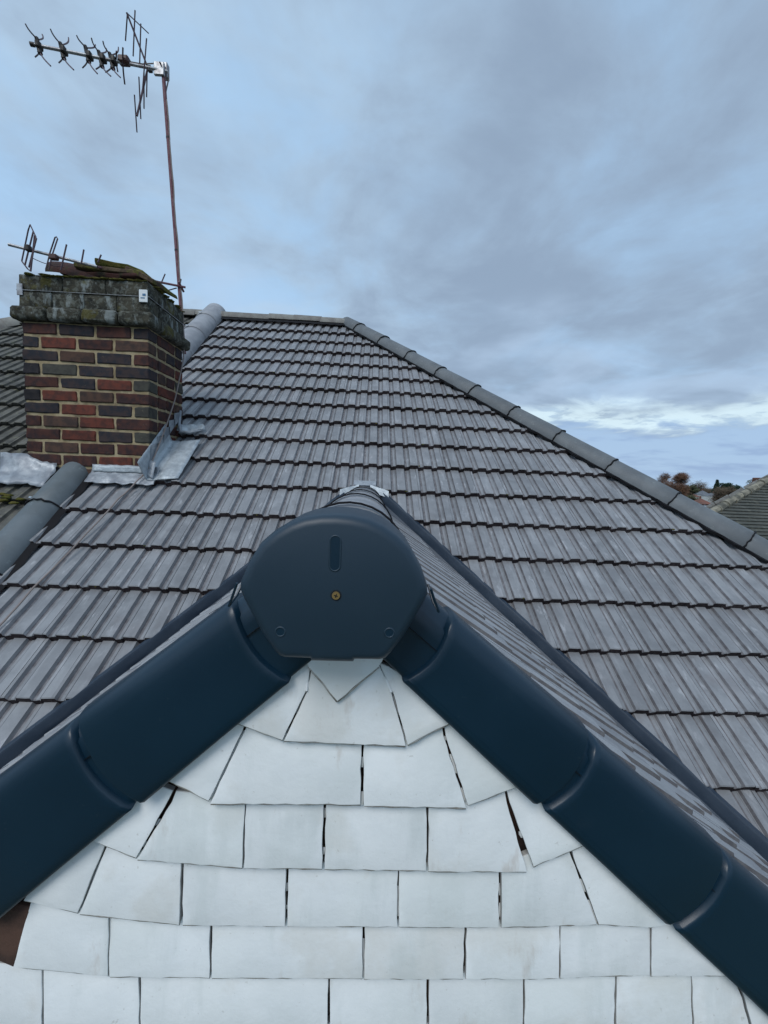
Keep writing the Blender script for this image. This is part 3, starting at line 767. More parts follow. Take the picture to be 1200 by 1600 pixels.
# joints closed by old paint, leaving only slits of shadow
FILL = [((482, 1044), (479, 1080), 0, 1), ((479, 1078), (441, 1158), 0, .45), ((479, 1078), (441, 1158), .84, 1), ((594, 1042), (612, 1082), 0, 1), ((612, 1082), (635, 1166), 0, .42), ((612, 1082), (635, 1166), .62, .80),
 ((382, 1141), (326, 1253), 0, .96), ((566, 1150), (566, 1258), .30, .45), ((566, 1150), (566, 1258), .8, 1), ((694.5, 1150), (730, 1262), .0, .06), ((694.5, 1150), (730, 1262), .25, .52), ((694.5, 1150), (730, 1262), .72, .9),
 ((266, 1253), (212.5, 1341), .30, .42), ((266, 1253), (212.5, 1341), .7, .8), ((383.5, 1262), (379, 1357), .14, .86), ((508.5, 1262), (505, 1358), 0, .16), ((508.5, 1262), (505, 1358), .64, .76), ((794, 1254), (834, 1354), .45, .55),
 ((162.5, 1330), (122, 1427), .1, .9), ((448.5, 1362), (446.5, 1448), .2, .35), ((448.5, 1362), (446.5, 1448), .6, .68), ((622.5, 1362), (622, 1449), .25, .8), ((782, 1362), (782, 1450), .2, .42), ((782, 1362), (782, 1450), .55, .8),
 ((894.5, 1342), (934.5, 1445), .3, .5), ((894.5, 1342), (934.5, 1445), .62, 1.), ((169.5, 1452), (169.3, 1526), 0, 1), ((568, 1452), (567.5, 1530), .18, 1), ((875.5, 1452), (875, 1530), 0, .2), ((875.5, 1452), (875, 1530), .5, 1), ((1016.5, 1425), (1017.5, 1526), 0, 1), ((66, 1530), (66, 1605), .35, .6), ((66, 1530), (66, 1605), .8, 1),
 ((962.5, 1530), (962, 1608), .3, .5), ((1080, 1512), (1083, 1608), 0, .1), ((1080, 1512), (1083, 1608), .45, 1)]
for a, b, t0, t1 in FILL:
    A_, B_ = V((a[0], a[1], 0)), V((b[0], b[1], 0)); p, q = A_.lerp(B_, t0), A_.lerp(B_, t1); n = max(2, int((q - p).length / 7)); bm = bmesh.new(); rw = []
    hy = 92.
    for i in range(n + 1):
        c = p.lerp(q, i / n); wd = 3.4 if 0 < i < n else 2.0
        tt = t0 + (t1 - t0) * i / n
        rw.append([bm.verts.new(at(c.x + dx, c.y, WY - .0012 - .0122 * tt + dy)) for dx, dy in ((-wd, .003), (-wd * .4, 0), (wd * .4, .0003), (wd, .003))])
    for r0_, r1_ in zip(rw[:-1], rw[1:]):
        for k in range(3): bm.faces.new((r0_[k], r0_[k + 1], r1_[k + 1], r1_[k]))
    put('paint_fill', from_bm('paint_fill', bm, 'slate', True), gwall)
# undercloak strip between wall and verge
for sx in (1, -1):
    bm = bmesh.new()
    A = [gp(sx, d, WY - .004, -.055) for d in (0, 2.4)]; B = [gp(sx, d, WY - .004, -.012) for d in (0, 2.4)]
    strip_bm(bm, A, B); put('undercloak', from_bm('undercloak', bm, 'dark'), house)
# brown rotten end of the verge batten at lower left
bm = bmesh.new(); c = at(14, 1455, WY - .004)
box_bm(bm, c, (.050, .014, .085), Matrix.Rotation(.25, 4, 'Y'), .004, .004)
put('verge_batten', from_bm('verge_batten', bm, 'board'), house)

# --- walls of the house -----------------------------------------------------------
ze = eR.z - .02; yf = eR.y + .45 if False else roof(0, SE, 0).y + .35
bm = bmesh.new()
x0, x1, ya, yb = XP, eR.x - .35, yf, yr + dE - .35
box_bm(bm, ((x0 + x1) / 2, (ya + yb) / 2, (ZG + ze) / 2), (x1 - x0, yb - ya, ze - ZG))
put('wall', from_bm('wall', bm, 'housebrick'), house)
for sx in (-1, 1):
    box('cheek_wall', (sx * (XE - .16), (WY + .15 + yf) / 2 + .4, (ZG + ze) / 2), (.12, max(.4, yf - WY + .6), ze - ZG - .01), 'wallr', house)

# --- chimney -----------------------------------------------------------------------
cx0, cx1, cy0, cy1 = CH
ZT = .886; RC = .0775
core = box('chimney', ((cx0 + cx1) / 2, (cy0 + cy1) / 2, (ZT - .55) / 2 + .0), (cx1 - cx0 - .014, cy1 - cy0 - .014, ZT + .55), 'mortar', house)
core['label'] = 'weathered red and blue-black brick chimney stack'
pat = [['D', 'N', 'D', 'N'], ['N', 'R', 'D', 'B'], ['N', 'B', 'N', 'D'], ['K', 'G', 'N', 'N'], ['D', 'N', 'R', 'G'], ['K', 'R', 'B', 'D'], ['N', 'R', 'N', 'G'], ['D', 'B', 'R', 'D'], ['D', 'R', 'N', 'G'], ['D', 'B', 'D', 'D'], ['D', 'D', 'R', 'D'], ['D', 'N', 'B', 'D'], ['B', 'D', 'B', 'D']]
BH, JT = .0625, .0145
def brick(c, d, code):
    bm = bmesh.new(); box_bm(bm, (0, 0, 0), d, None, .0045, .0028)
    bmesh.ops.subdivide_edges(bm, edges=[e for e in bm.edges if e.calc_length() > .04], cuts=4, use_grid_fill=True)
    sd1 = V((random.uniform(0, 90), 0, 0))
    for v in bm.verts: v.co += V((noise.noise(v.co * 45 + sd1), noise.noise(v.co * 30 + sd1), noise.noise(v.co * 45 - sd1))) * .0032
    o = put('brick', from_bm('brick', bm, 'brick' + code, True, 35), core, Matrix.Translation(c) @ Matrix.Rotation(rr_(.008), 4, 'Y') @ Matrix.Rotation(rr_(.006), 4, 'Z')); return o
wid = cx1 - cx0; bw = (wid - 3 * JT) / 3.5; hb = bw / 2 - JT / 2
for r in range(13):
    z = ZT - RC * (r + .5)
    odd = r % 2 == 0
    xs = []; x = cx0
    ls = ([bw, bw, bw, hb] if odd else [hb, bw, bw, bw])
    tot = sum(ls) + JT * 3; k_ = (wid) / tot
    for i, l in enumerate(ls):
        l *= k_
        dy = .1025 if not (i in (0, 3) and l < bw * .8) else .1025
        dd = .10
        if z > -.09: brick((x + l / 2, cy0 + dd / 2 + rr_(.0012), z + rr_(.001)), (l, dd, BH), pat[r][i])
        # back face
        if z > .3: brick((x + l / 2, cy1 - dd / 2 + rr_(.001), z), (l, dd, BH), random.choice('DBNRDG'))
        x += l + JT * k_
    # side faces
    dep = cy1 - cy0
    for side in (1, -1):
        xx = cx1 - .05 if side > 0 else cx0 + .05
        # front and back bricks already show their ends; fill between
        a0, a1 = cy0 + .10 + JT, cy1 - .10 - JT
        parts = [1.] if odd else [.46, .54]
        y = a0; tl = a1 - a0 - JT * (len(parts) - 1)
        for f in parts:
            l = tl * f
            zs = O.z + (y + l - O.y) * math.tan(TH)
            if z + .05 > zs - .08: brick((xx + side * rr_(.0012), y + l / 2, z), (.10, l, BH), random.choice('DBDRBGND'))
            y += l + JT
# corbel course of bullnosed bricks, then two rendered courses thick with lichen
def ring_block(name, z0, z1, grow, nx, mt, bev, parent=core, jit=.002):
    X0, X1, Y0, Y1 = cx0 - grow, cx1 + grow, cy0 - grow, cy1 + grow
    w = (X1 - X0) / nx
    for i in range(nx):
        for (yc, dy) in ((Y0 + .06, .12), (Y1 - .06, .12)):
            bm = bmesh.new(); box_bm(bm, (X0 + w * (i + .5), yc + rr_(jit), (z0 + z1) / 2), (w - .004, dy, z1 - z0), None, bev, jit)
            bmesh.ops.subdivide_edges(bm, edges=[e for e in bm.edges if e.calc_length() > .03], cuts=3, use_grid_fill=True)
            for v in bm.verts: v.co += V((noise.noise(v.co * 22), noise.noise(v.co * 22 + V((9, 0, 0))), noise.noise(v.co * 22 + V((0, 9, 0))))) * .004
            put(name, from_bm(name, bm, mt, True, 50), parent)
    l = (Y1 - Y0 - .24)
    for xc in (X0 + .06, X1 - .06):
        bm = bmesh.new(); box_bm(bm, (xc, (Y0 + Y1) / 2, (z0 + z1) / 2), (.12, l - .004, z1 - z0), None, bev, jit)
        bmesh.ops.subdivide_edges(bm, edges=[e for e in bm.edges if e.calc_length() > .03], cuts=3, use_grid_fill=True)
        for v in bm.verts: v.co += V((noise.noise(v.co * 22), noise.noise(v.co * 22 + V((9, 0, 0))), noise.noise(v.co * 22 + V((0, 9, 0))))) * .004
        put(name, from_bm(name, bm, mt, True, 50), parent)
ring_block('corbel_brick', ZT + .002, ZT + .078, .042, 4, 'cap', .014)
ring_block('cap_course', ZT + .080, ZT + .168, .006, 4, 'cap', .004)
ring_block('cap_course', ZT + .171, ZT + .262, .006, 3, 'cap', .005)
box('cap_fill', ((cx0 + cx1) / 2, (cy0 + cy1) / 2, ZT + .14), (wid - .1, cy1 - cy0 - .1, .25), 'mortar', core)
# mortar haunch and moss on top
zt_ = ZT + .262
bm = bmesh.new(); nx, ny = 16, 10; g_ = []
for i in range(nx + 1):
    row = []
    for j in range(ny + 1):
        x = cx0 + .0 + (wid) * i / nx; y = cy0 + (cy1 - cy0) * j / ny
        ex_ = min(i, nx - i) / nx * 2; ey = min(j, ny - j) / ny * 2
        h = min(ex_, ey)
        row.append(bm.verts.new((x, y, zt_ - .006 + .055 * min(1, h * 1.6) + .012 * noise.noise(V((x * 14, y * 14, 0))))))
    g_.append(row)
for i in range(nx):
    for j in range(ny): bm.faces.new((g_[i][j], g_[i + 1][j], g_[i + 1][j + 1], g_[i][j + 1]))
put('mortar_haunch', from_bm('haunch', bm, 'cap', True), core)
for i in range(120):
    t = random.random(); 
    if i < 85: c = (cx0 + wid * t, cy0 - .004 + rr_(.008), zt_ + .001 + rr_(.003))
    else: c = (cx1 + .004, cy0 + (cy1 - cy0) * t, zt_ + rr_(.003))
    s_ = random.uniform(.008, .026)
    lump('moss_clump', c, (s_ * 2.2, s_, s_ * .45), 'moss', core, 1., .5, 2)
# broken clay ridge tile and flat mossy slabs lying on the flue
def clay_shell():
    bm = bmesh.new(); n, k = 14, 10; g_ = []
    for i in range(n + 1):
        row = []
        for j in range(k + 1):
            a = (-.46 + .92 * j / k) * math.pi
            x = -1.945 + .30 * i / n; R_ = .125
            row.append(V((x, cy0 + .15 + R_ * math.sin(a), zt_ + .040 + R_ * .80 * math.cos(a) + .016 * math.sin(i * .3) - .060 * (i / n) + .004 * noise.noise(V((i, j, 3))))))
        g_.append(row)
    b = [[bm.verts.new(p) for p in row] for row in g_]; b2 = [[bm.verts.new(p - V((0, 0, .016))) for p in row] for row in g_]
    for i in range(n):
        for j in range(k):
            bm.faces.new((b[i][j], b[i + 1][j], b[i + 1][j + 1], b[i][j + 1])); bm.faces.new((b2[i][j], b2[i][j + 1], b2[i + 1][j + 1], b2[i + 1][j]))
    for i in range(n):
        for (r1, r2, j) in ((b, b2, 0), (b, b2, k)): bm.faces.new((r1[i][j], r1[i + 1][j], r2[i + 1][j], r2[i][j]))
    for j in range(k):
        for i in (0, n): bm.faces.new((b[i][j], b[i][j + 1], b2[i][j + 1], b2[i][j]))
    bmesh.ops.recalc_face_normals(bm, faces=bm.faces)
    return put('broken_clay_tile', from_bm('clay', bm, 'clay', True, 40), core)
clay_shell()
def slab(c, d, rot, mt='slab'):
    bm = bmesh.new(); box_bm(bm, (0, 0, 0), d, None, .004, .010)
    bmesh.ops.subdivide_edges(bm, edges=bm.edges[:], cuts=2, use_grid_fill=True)
    for v in bm.verts: v.co += V((noise.noise(v.co * 18), noise.noise(v.co * 18 + V((9, 0, 0))), noise.noise(v.co * 18 + V((0, 9, 0))))) * .012
    return put('broken_slab', from_bm('slab', bm, mt, True, 40), core, Matrix.Translation(c) @ rot)
RX, RY, RZ = (lambda a: Matrix.Rotation(a, 4, 'X')), (lambda a: Matrix.Rotation(a, 4, 'Y')), (lambda a: Matrix.Rotation(a, 4, 'Z'))
slab((-1.60, cy0 + .17, zt_ + .085), (.40, .25, .026), RZ(.1) @ RY(-.04), 'slab')
slab((-1.570, cy0 + .17, zt_ + .118), (.24, .18, .034), RZ(.3) @ RY(.03), 'moss')
slab((-1.395, cy0 + .17, zt_ + .062), (.22, .22, .022), RZ(-.2) @ RY(.42), 'slab')
slab((-1.70, cy0 + .13, zt_ + .048), (.34, .16, .022), RZ(.05) @ RX(.08), 'clay')
slab((-1.62, cy0 + .15, zt_ + .058), (.44, .16, .030), RZ(.02), 'clay')
slab((-1.84, cy0 + .10, zt_ + .035), (.05, .10, .07), RZ(.3), 'slab')
slab((-1.62, cy0 + .13, zt_ + .020), (.40, .12, .020), RZ(-.04), 'cap')
# lashing wire and corner brackets
wz = ZT + .172
tube('lashing_wire', [(cx0 - .012, cy0 - .012, wz), (cx1 + .012, cy0 - .012, wz), (cx1 + .012, cy1 + .012, wz), (cx0 - .012, cy1 + .012, wz), (cx0 - .012, cy0 - .012, wz)], .002, 'galv', core, 6)
br = box('corner_bracket', (cx1 - .020, cy0 - .015, wz + .002), (.050, .005, .072), 'white', core, .002)
box('bracket_mark', (cx1 - .014, cy0 - .0185, wz + .008), (.018, .002, .012), 'bluep', br); box('bracket_mark', (cx1 - .022, cy0 - .0185, wz - .010), (.024, .002, .005), 'bluep', br)
box('corner_bracket', (cx0 + .008, cy0 - .013, wz + .002), (.034, .005, .066), 'galv', core, .002)
# --- lead flashings -------------------------------------------------------------------
def sheet(name, rows, mt, parent=house, rough=.004, thick=.002, sub=4):
    """rows of points (same length) made into a dressed, slightly crumpled sheet"""
    bm = bmesh.new(); out = []
    for a, b in zip(rows[:-1], rows[1:]):
        for k in range(sub): out.append([V(p).lerp(V(q), k / sub) for p, q in zip(a, b)])
    out.append([V(p) for p in rows[-1]])
    full = []
    for row in out:
        r2 = []
        for p, q in zip(row[:-1], row[1:]):
            for k in range(sub): r2.append(p.lerp(q, k / sub))
        r2.append(row[-1]); full.append(r2)
    g_ = []
    for row in full:
        g_.append([bm.verts.new(p + V((rr_(rough) * .5, rr_(rough), noise.noise(p * 25) * rough * 1.6 + rr_(rough) * .3))) for p in row])
    for a, b in zip(g_[:-1], g_[1:]):
        for k in range(len(a) - 1): bm.faces.new((a[k], a[k + 1], b[k + 1], b[k]))
    o = put(name, from_bm(name, bm, mt, True), parent)
    sm = o.modifiers.new('thick', 'SOLIDIFY'); sm.thickness = thick; sm.offset = 0
    return o
# front apron, from the party tiles to the corner: upstand then dressed on the tiles
yfr = cy0
def sl_y(y): return (y - O.y) / CT
def apron():
    xs = [XP + .12 + (cx1 + .06 - XP - .12) * k / 9 for k in range(10)]
    r0 = [V((x, yfr - .005, .055)) for x in xs]
    r1 = [V((x, yfr - .012, roof(0, sl_y(yfr - .012), 0).z + .030)) for x in xs]
    r2 = [roof(x, sl_y(yfr) - .05, .022) for x in xs]
    r3 = [roof(x, sl_y(yfr) - .095 + .010 * math.sin(i * 2.2), .018 - .006 * (i % 2)) for i, x in enumerate(xs)]
    sheet('apron_flashing', [r0, r1, r2, r3], 'lead', rough=.003)
apron()
sheet('apron_strip', [[V((XP + .13 + .06 * k, yfr - .016, .050 + rr_(.003))) for k in range(6)], [V((XP + .13 + .06 * k, yfr - .020, roof(0, sl_y(yfr - .02), 0).z + .036)) for k in range(6)]], 'leadpale', rough=.002)
# side flashing: upstand against the brick, trough, then a flap on the tiles
xs0 = cx1 + .004
def side_flash():
    ss = [sl_y(yfr) - .06, sl_y(yfr) + .06, sl_y(yfr) + .16, sl_y(yfr) + .26, sl_y(yfr) + .36]
    r0 = [roof(xs0, s, .155) for s in ss]; r1 = [roof(xs0 + .004, s, .026) for s in ss]
    r2 = [roof(xs0 + .06, s, .022) for s in ss]; r3 = [roof(xs0 + .075, s, .030) for s in ss]; r4 = [roof(xs0 + .185, s + .03, .022) for s in ss]
    sheet('side_flashing', [r0, r1, r2, r3, r4], 'leadpale', rough=.002)
side_flash()
sheet('flashing_corner', [[V((cx1 + .005, yfr - .012, .10)), V((cx1 + .045, yfr - .02, .085))], [V((cx1 - .05, yfr - .02, .06)), V((cx1 + .05, yfr - .04, .03))], [V((cx1 - .03, yfr - .04, .018)), V((cx1 + .05, yfr - .07, -.02))]], 'lead', rough=.005)
# stepped teeth cut into the brick joints
for i in range(5):
    y = yfr + .03 + i * .075; z = O.z + (y - O.y) * math.tan(TH)
    bm = bmesh.new(); vs = [bm.verts.new(p) for p in (V((xs0 + .006, y - .035, z + .075)), V((xs0 + .006, y + .045, z + .14)), V((xs0 + .006, y + .055, z + .19)), V((xs0 + .006, y - .03, z + .17)))]
    bm.faces.new(vs); o = put('step_flashing', from_bm('step', bm, 'lead'), house); sm = o.modifiers.new('t', 'SOLIDIFY'); sm.thickness = .003
# rolled lead and mortar lump at the head of the side flashing
sheet('back_gutter_lead', [[roof(xs0 + .00, sl_y(cy1) - .05, .06), roof(xs0 + .06, sl_y(cy1) - .03, .04), roof(xs0 + .16, sl_y(cy1) - .01, .05)], [roof(xs0 + .01, sl_y(cy1) - .12, .05), roof(xs0 + .08, sl_y(cy1) - .11, .030), roof(xs0 + .18, sl_y(cy1) - .06, .035)]], 'leadpale', rough=.010)
tube('lead_roll', [roof(xs0 + .005, sl_y(cy1) + .02, .12), roof(xs0 + .01, sl_y(cy1) - .06, .07), roof(xs0 + .04, sl_y(cy1) - .13, .045), roof(xs0 + .10, sl_y(cy1) - .13, .040), roof(xs0 + .17, sl_y(cy1) - .09, .04)], [.010, .012, .013, .012, .006], 'lead', house, 8)

# ================================================================== NEIGHBOURING HALF
nb = thing('neighbouring_house', (-3.4, 4.4, ZG), 'older half of the pair, mossy brown-grey tiled roof left of the chimney', 'house')
XN = 2 * XP - XA
apn = roof(XN, SA, -.05); eNL = roof(XN - dE, SE, -.05); bN = V((eNL.x, yr + dE, eNL.z))
nroof = put('roof', mesh('roof', [apl, apn, eNL, eL, bN, bL], [(0, 1, 2, 3), (1, 4, 2), (0, 5, 4, 1)], 'tile_old'), nb)
nst = bmesh.new(); nn = 0
nhip = (roof(XN, SA, 0) + V((.045, -.045, 0)), V((-1, 1, 0)).normalized()); npc = (V((XP - .075, 0, 0)), V((1, 0, 0)))
for n in range(0, 20):
    s = S0 - n * G + .05
    for k in range(0, 34):
        x = XP - .0 - (k + 1) * TW
        if x + TW < XN - (SA - s) * CT: continue
        P0, Pc = roof(x, s, 0), roof(x + TW / 2, s + .1, 0)
        if CH[0] - .02 < x and Pc.x < CH[1] and CH[2] < P0.y + .05 and Pc.y < CH[3]: continue
        cuts = [nhip, npc]
        if Pc.x + TW > CH[0] and CH[2] - .02 < Pc.y < CH[3]: cuts.append((V((CH[0] + .01, 0, 0)), V((1, 0, 0))))
        if n == 0: cuts.append(ridge_cut)
        vis = inview(Pc, 60)
        o = add_tile('tile', tiles_old, tile_matrix(P0, EX, ES, NR, 1.6), nroof, cuts, nst, vis); nn += bool(o)
tagit(put('far_tile_field', from_bm('old_field', nst, OLDM), nroof), kind='stuff')
print('neighbour tiles', nn)
x = XP - .2
while x > XN:
    half_round('ridge_tile', (x - .33, yrd, zr - .05 + rr_(.004)), (x, yrd, zr - .05 + rr_(.004)), (0, 0, 1), .1, 'ridge_moss', nb, arc=.95, lap=.01); x -= .33
nup = (NR + V((-ST, 0, CT))).normalized(); nd = V((-hdir.x, hdir.y, hdir.z))
for i in range(15): half_round('hip_tile', roof(XN, SA, 0) + nd * (.36 * (i + 1)) - nup * .06, roof(XN, SA, 0) + nd * (.36 * i) - nup * .064, nup, .105, 'ridge_moss', nb, arc=.98)
box('wall', ((XP + eNL.x + .35) / 2 - .01, (ya + yb) / 2, (ZG + ze) / 2), (XP - eNL.x - .37, yb - ya, ze - ZG), 'wallr', nb)
# crumpled lead and moss patch at the foot of the chimney on this side
sheet('crumpled_lead', [[V((cx0 - .16, yfr + .02, .10)), V((cx0 - .02, yfr - .01, .105)), V((cx0 + .10, yfr - .008, .055)), V((XP - .09, yfr - .008, .050))],
      [roof(cx0 - .14, sl_y(yfr) - .02, .030), roof(cx0 - .02, sl_y(yfr) - .04, .035), roof(cx0 + .10, sl_y(yfr) - .03, .03), roof(XP - .08, sl_y(yfr) - .03, .03)],
      [roof(cx0 - .15, sl_y(yfr) - .10, .02), roof(cx0 - .04, sl_y(yfr) - .15, .03), roof(cx0 + .10, sl_y(yfr) - .14, .025), roof(XP - .08, sl_y(yfr) - .15, .022)]], 'lead', nb, rough=.008)
for i in range(26): lump('moss_clump', roof(XP - .12 - random.random() * .5, sl_y(yfr) - .20 - random.random() * .12, .012), (.05, .035, .018), 'moss', nb, 1, .5, 2)

# ================================================================== AERIALS
YA = cy1 + .10
big = thing('mast_aerial', at(284, 487, YA), 'large television aerial on a rusty leaning mast behind the chimney, director rods pointing left', 'aerial')
mtop, mbot = at(254, 100, YA), at(284, 500, YA)
tube('mast', [mbot - (mtop - mbot) * .14, mbot, mtop], .0125, 'rust', big, 10)
for k in (.28, .72): tube('tape_wrap', [mbot.lerp(mtop, k), mbot.lerp(mtop, k + .006)], .0145, 'blackp', big, 8)
b0, b1 = at(48, 69, YA - .20), at(262, 112, YA)
boom = tube('boom', [b0, b1], .0095, 'galv', big, 8)
tube('boom_tip', [b0 - (b1 - b0).normalized() * .004, b0 + (b1 - b0).normalized() * .02], .0125, 'blackp', big, 8)
def ontheboom(x): 
    t = (x - 48) / (262 - 48); return b0.lerp(b1, t)
def curve(p, q, bend, n=6):
    p, q = V(p), V(q); return [p.lerp(q, i / n) + V(bend) * math.sin(math.pi * i / n) for i in range(n + 1)]
# X-shaped directors: (boom x, arm tips in the photo: long upper-left, hooked upper-right, lower-left, long lower-right)
DR = [((60, 71), (40, 38), (66, 54), (55, 89), (79, 103)), ((97, 79), (79, 46), (107, 59), (92, 98), (115, 109)), ((136, 84), (120, 56), (149, 70), (129, 106), (152, 115)),
      ((157, 92), (143, 60), (166, 76), (150, 108), (173, 119)), ((174, 95), (161, 65), (185, 74), (165, 113), (188, 121))]
for (c, a1, a2, a3, a4) in DR:
    C0 = ontheboom(c[0]); Yc = C0.y
    d = tagit(tube('director', [at(c[0] - 3, c[1] - 12, Yc), at(c[0] + 3, c[1] + 13, Yc)], [.012, .014], 'blackp', big, 8))
    box('director_clamp', C0, (.030, .045, .040), 'blackp', d, .006)
    for tip, off, base in ((a1, -.14, (c[0] - 3, c[1] - 11)), (a2, .12, (c[0] + 1, c[1] - 9)), (a3, .10, (c[0] - 1, c[1] + 10)), (a4, -.12, (c[0] + 3, c[1] + 12))):
        s_ = at(*base, Yc); e_ = at(*tip, Yc + off)
        bend = (-.010, 0, .004) if tip in (a1, a4) else (.014, 0, -.006 if tip == a2 else .006)
        tube('director_arm', curve(s_, e_, bend), .0042, 'rod', d, 6)
# dipole box and dipole rods
Cd = ontheboom(194)
dp = box('dipole_box', at(194, 95, Cd.y), (.072, .05, .050), 'redp', big, .010)
for a, b in (((192, 74), (195, 132)), ((182, 80), (184, 112))): tube('dipole_rod', curve(at(*a, Cd.y - .06), at(*b, Cd.y + .06), (-.006, 0, 0)), .0050, 'rod', dp, 6)
# reflector: two hinged grids
hub = ontheboom(233)
rf = tube('reflector', [at(198, 20, YA - .10), at(231, 106, YA), at(214, 181, YA - .06)], .0065, 'rod', big, 6)
tube('reflector_spar', [at(198, 20, YA - .10), at(232, 52, YA + .12)], .0035, 'rod', rf, 6)
for a, b in (((199, 22), (196, 64)), ((211, 16), (208, 88)), ((220, 37), (218, 106)), ((229, 60), (222, 150)), ((217, 120), (220, 186)), ((225, 112), (225, 170)), ((230, 105), (229, 152)), ((210, 148), (214, 207))):
    tube('reflector_rod', [at(*a, YA - .10), at(*b, YA - .02)], .0042, 'rod', rf, 6)
box('hub_clamp', at(234, 108, YA), (.030, .035, .030), 'blackp', big, .005)
br_ = box('mast_bracket', at(249, 108, YA - .014), (.070, .020, .085), 'galv', big, .004)
box('mast_bracket_back', at(259, 112, YA + .030), (.036, .040, .095), 'galv', big, .004)
tube('clamp_bolt', [at(250, 98, YA - .04), at(250, 98, YA + .06)], .006, 'rod', big, 6)
# coax: from the dipole along the boom, down the mast, over the chimney and down the roof
pts = [at(200, 96, Cd.y), at(222, 100, YA - .02), at(244, 99, YA), at(262, 104, YA + .03), at(263, 125, YA + .03), at(258, 150, YA + .01)]
for i in range(12): pts.append(mbot.lerp(mtop, .86 - i * .078) + V((.013 + .003 * math.sin(i * 2.), -.006, 0)))
P = at(283, 560, cy1 - .02); pts += [V((cx1 + .016, cy1 - .01, P.z + .12)), V((cx1 + .018, cy1 - .03, P.z)), V((cx1 + .020, cy1 - .16, .52)), V((cx1 + .024, cy0 + .14, .30)), V((cx1 + .014, cy0 - .02, .06)), roof(cx1 - .03, sl_y(cy0) - .09, .035)]
for a in ((1, -.33, -1.405), (1, -.60, -1.44), (1, -.95, -1.50), (1, -1.2, -1.53), (1, -1.45, -1.56), (1, -1.7, -1.58), (1, -2.0, -1.60)): pts.append(roof(a[2], a[1], .024))
sm_ = []
for i in range(len(pts) - 1):
    for k in range(3): sm_.append(pts[i].lerp(pts[i + 1], k / 3) + V((rr_(.001), 0, -.006 * math.sin(math.pi * k / 3) if i > 17 else 0)))
sm_.append(pts[-1])
tube('coaxial_cable', sm_, .0042, 'cable', big, 6)
# small aerial lying across the chimney top
sma = thing('low_aerial', at(284, 450, YA), 'small old aerial lying low across the chimney top, loops at its left end', 'aerial')
q0, q1 = at(13, 382, cy0 - .10), at(290, 449, YA - .0)
qm = at(152, 417, cy0 + .02)
tube('boom', [q0, qm], .0085, 'galv', sma, 8)
tube('boom_arm', [at(250, 441, YA - .06), q1], .0075, 'rust', sma, 6)
tube('boom_middle', [qm, at(250, 441, YA - .06)], .0075, 'rust', sma, 6)
tube('boom_brace', [at(258, 455, YA - .04), at(276, 450, YA)], .004, 'rod', sma, 6)
tube('mast_clamp', [at(279, 440, YA - .03), at(287, 456, YA + .03)], .008, 'rust', sma, 6)
box('boom_clamp', at(44, 388, cy0 - .095), (.026, .03, .032), 'blackp', sma, .004)
yq = cy0 - .09
def rodc(name, pl, r=.0040, y=yq): tube(name, [at(a, b, y) for a, b in pl], r, 'rod', sma, 6)
rodc('loop_rod', [(34, 408), (44, 360), (47, 351), (56, 370), (47, 424), (43, 420), (34, 408)], .0036)
rodc('grid_rod', [(39, 414), (52, 362)]); rodc('grid_rod', [(45, 418), (57, 372)]); rodc('grid_rod', [(48, 424), (54, 368)])
rodc('folded_dipole', [(78, 395), (86, 371), (88, 370), (90, 373), (82, 397), (76, 422), (72, 420), (78, 395)], .0036, cy0 - .06)
rodc('director_rod', [(104, 382), (95, 422)], .0042, cy0 - .05); rodc('director_rod', [(131, 390), (127, 412)], .0042, cy0 - .02); rodc('director_rod', [(158, 398), (153, 410)], .0042, cy0 + .0)
rodc('director_rod', [(258, 428), (252, 442)], .0042, YA - .06); rodc('director_rod', [(283, 436), (281, 446)], .0042, YA)
box('dipole_box', at(84, 402, cy0 - .055), (.045, .03, .030), 'redp', sma, .005)
tube('aerial_lead', curve(at(48, 402, yq), at(100, 417, cy0 - .03), (0, 0, -.012)), .0022, 'rod', sma, 5)

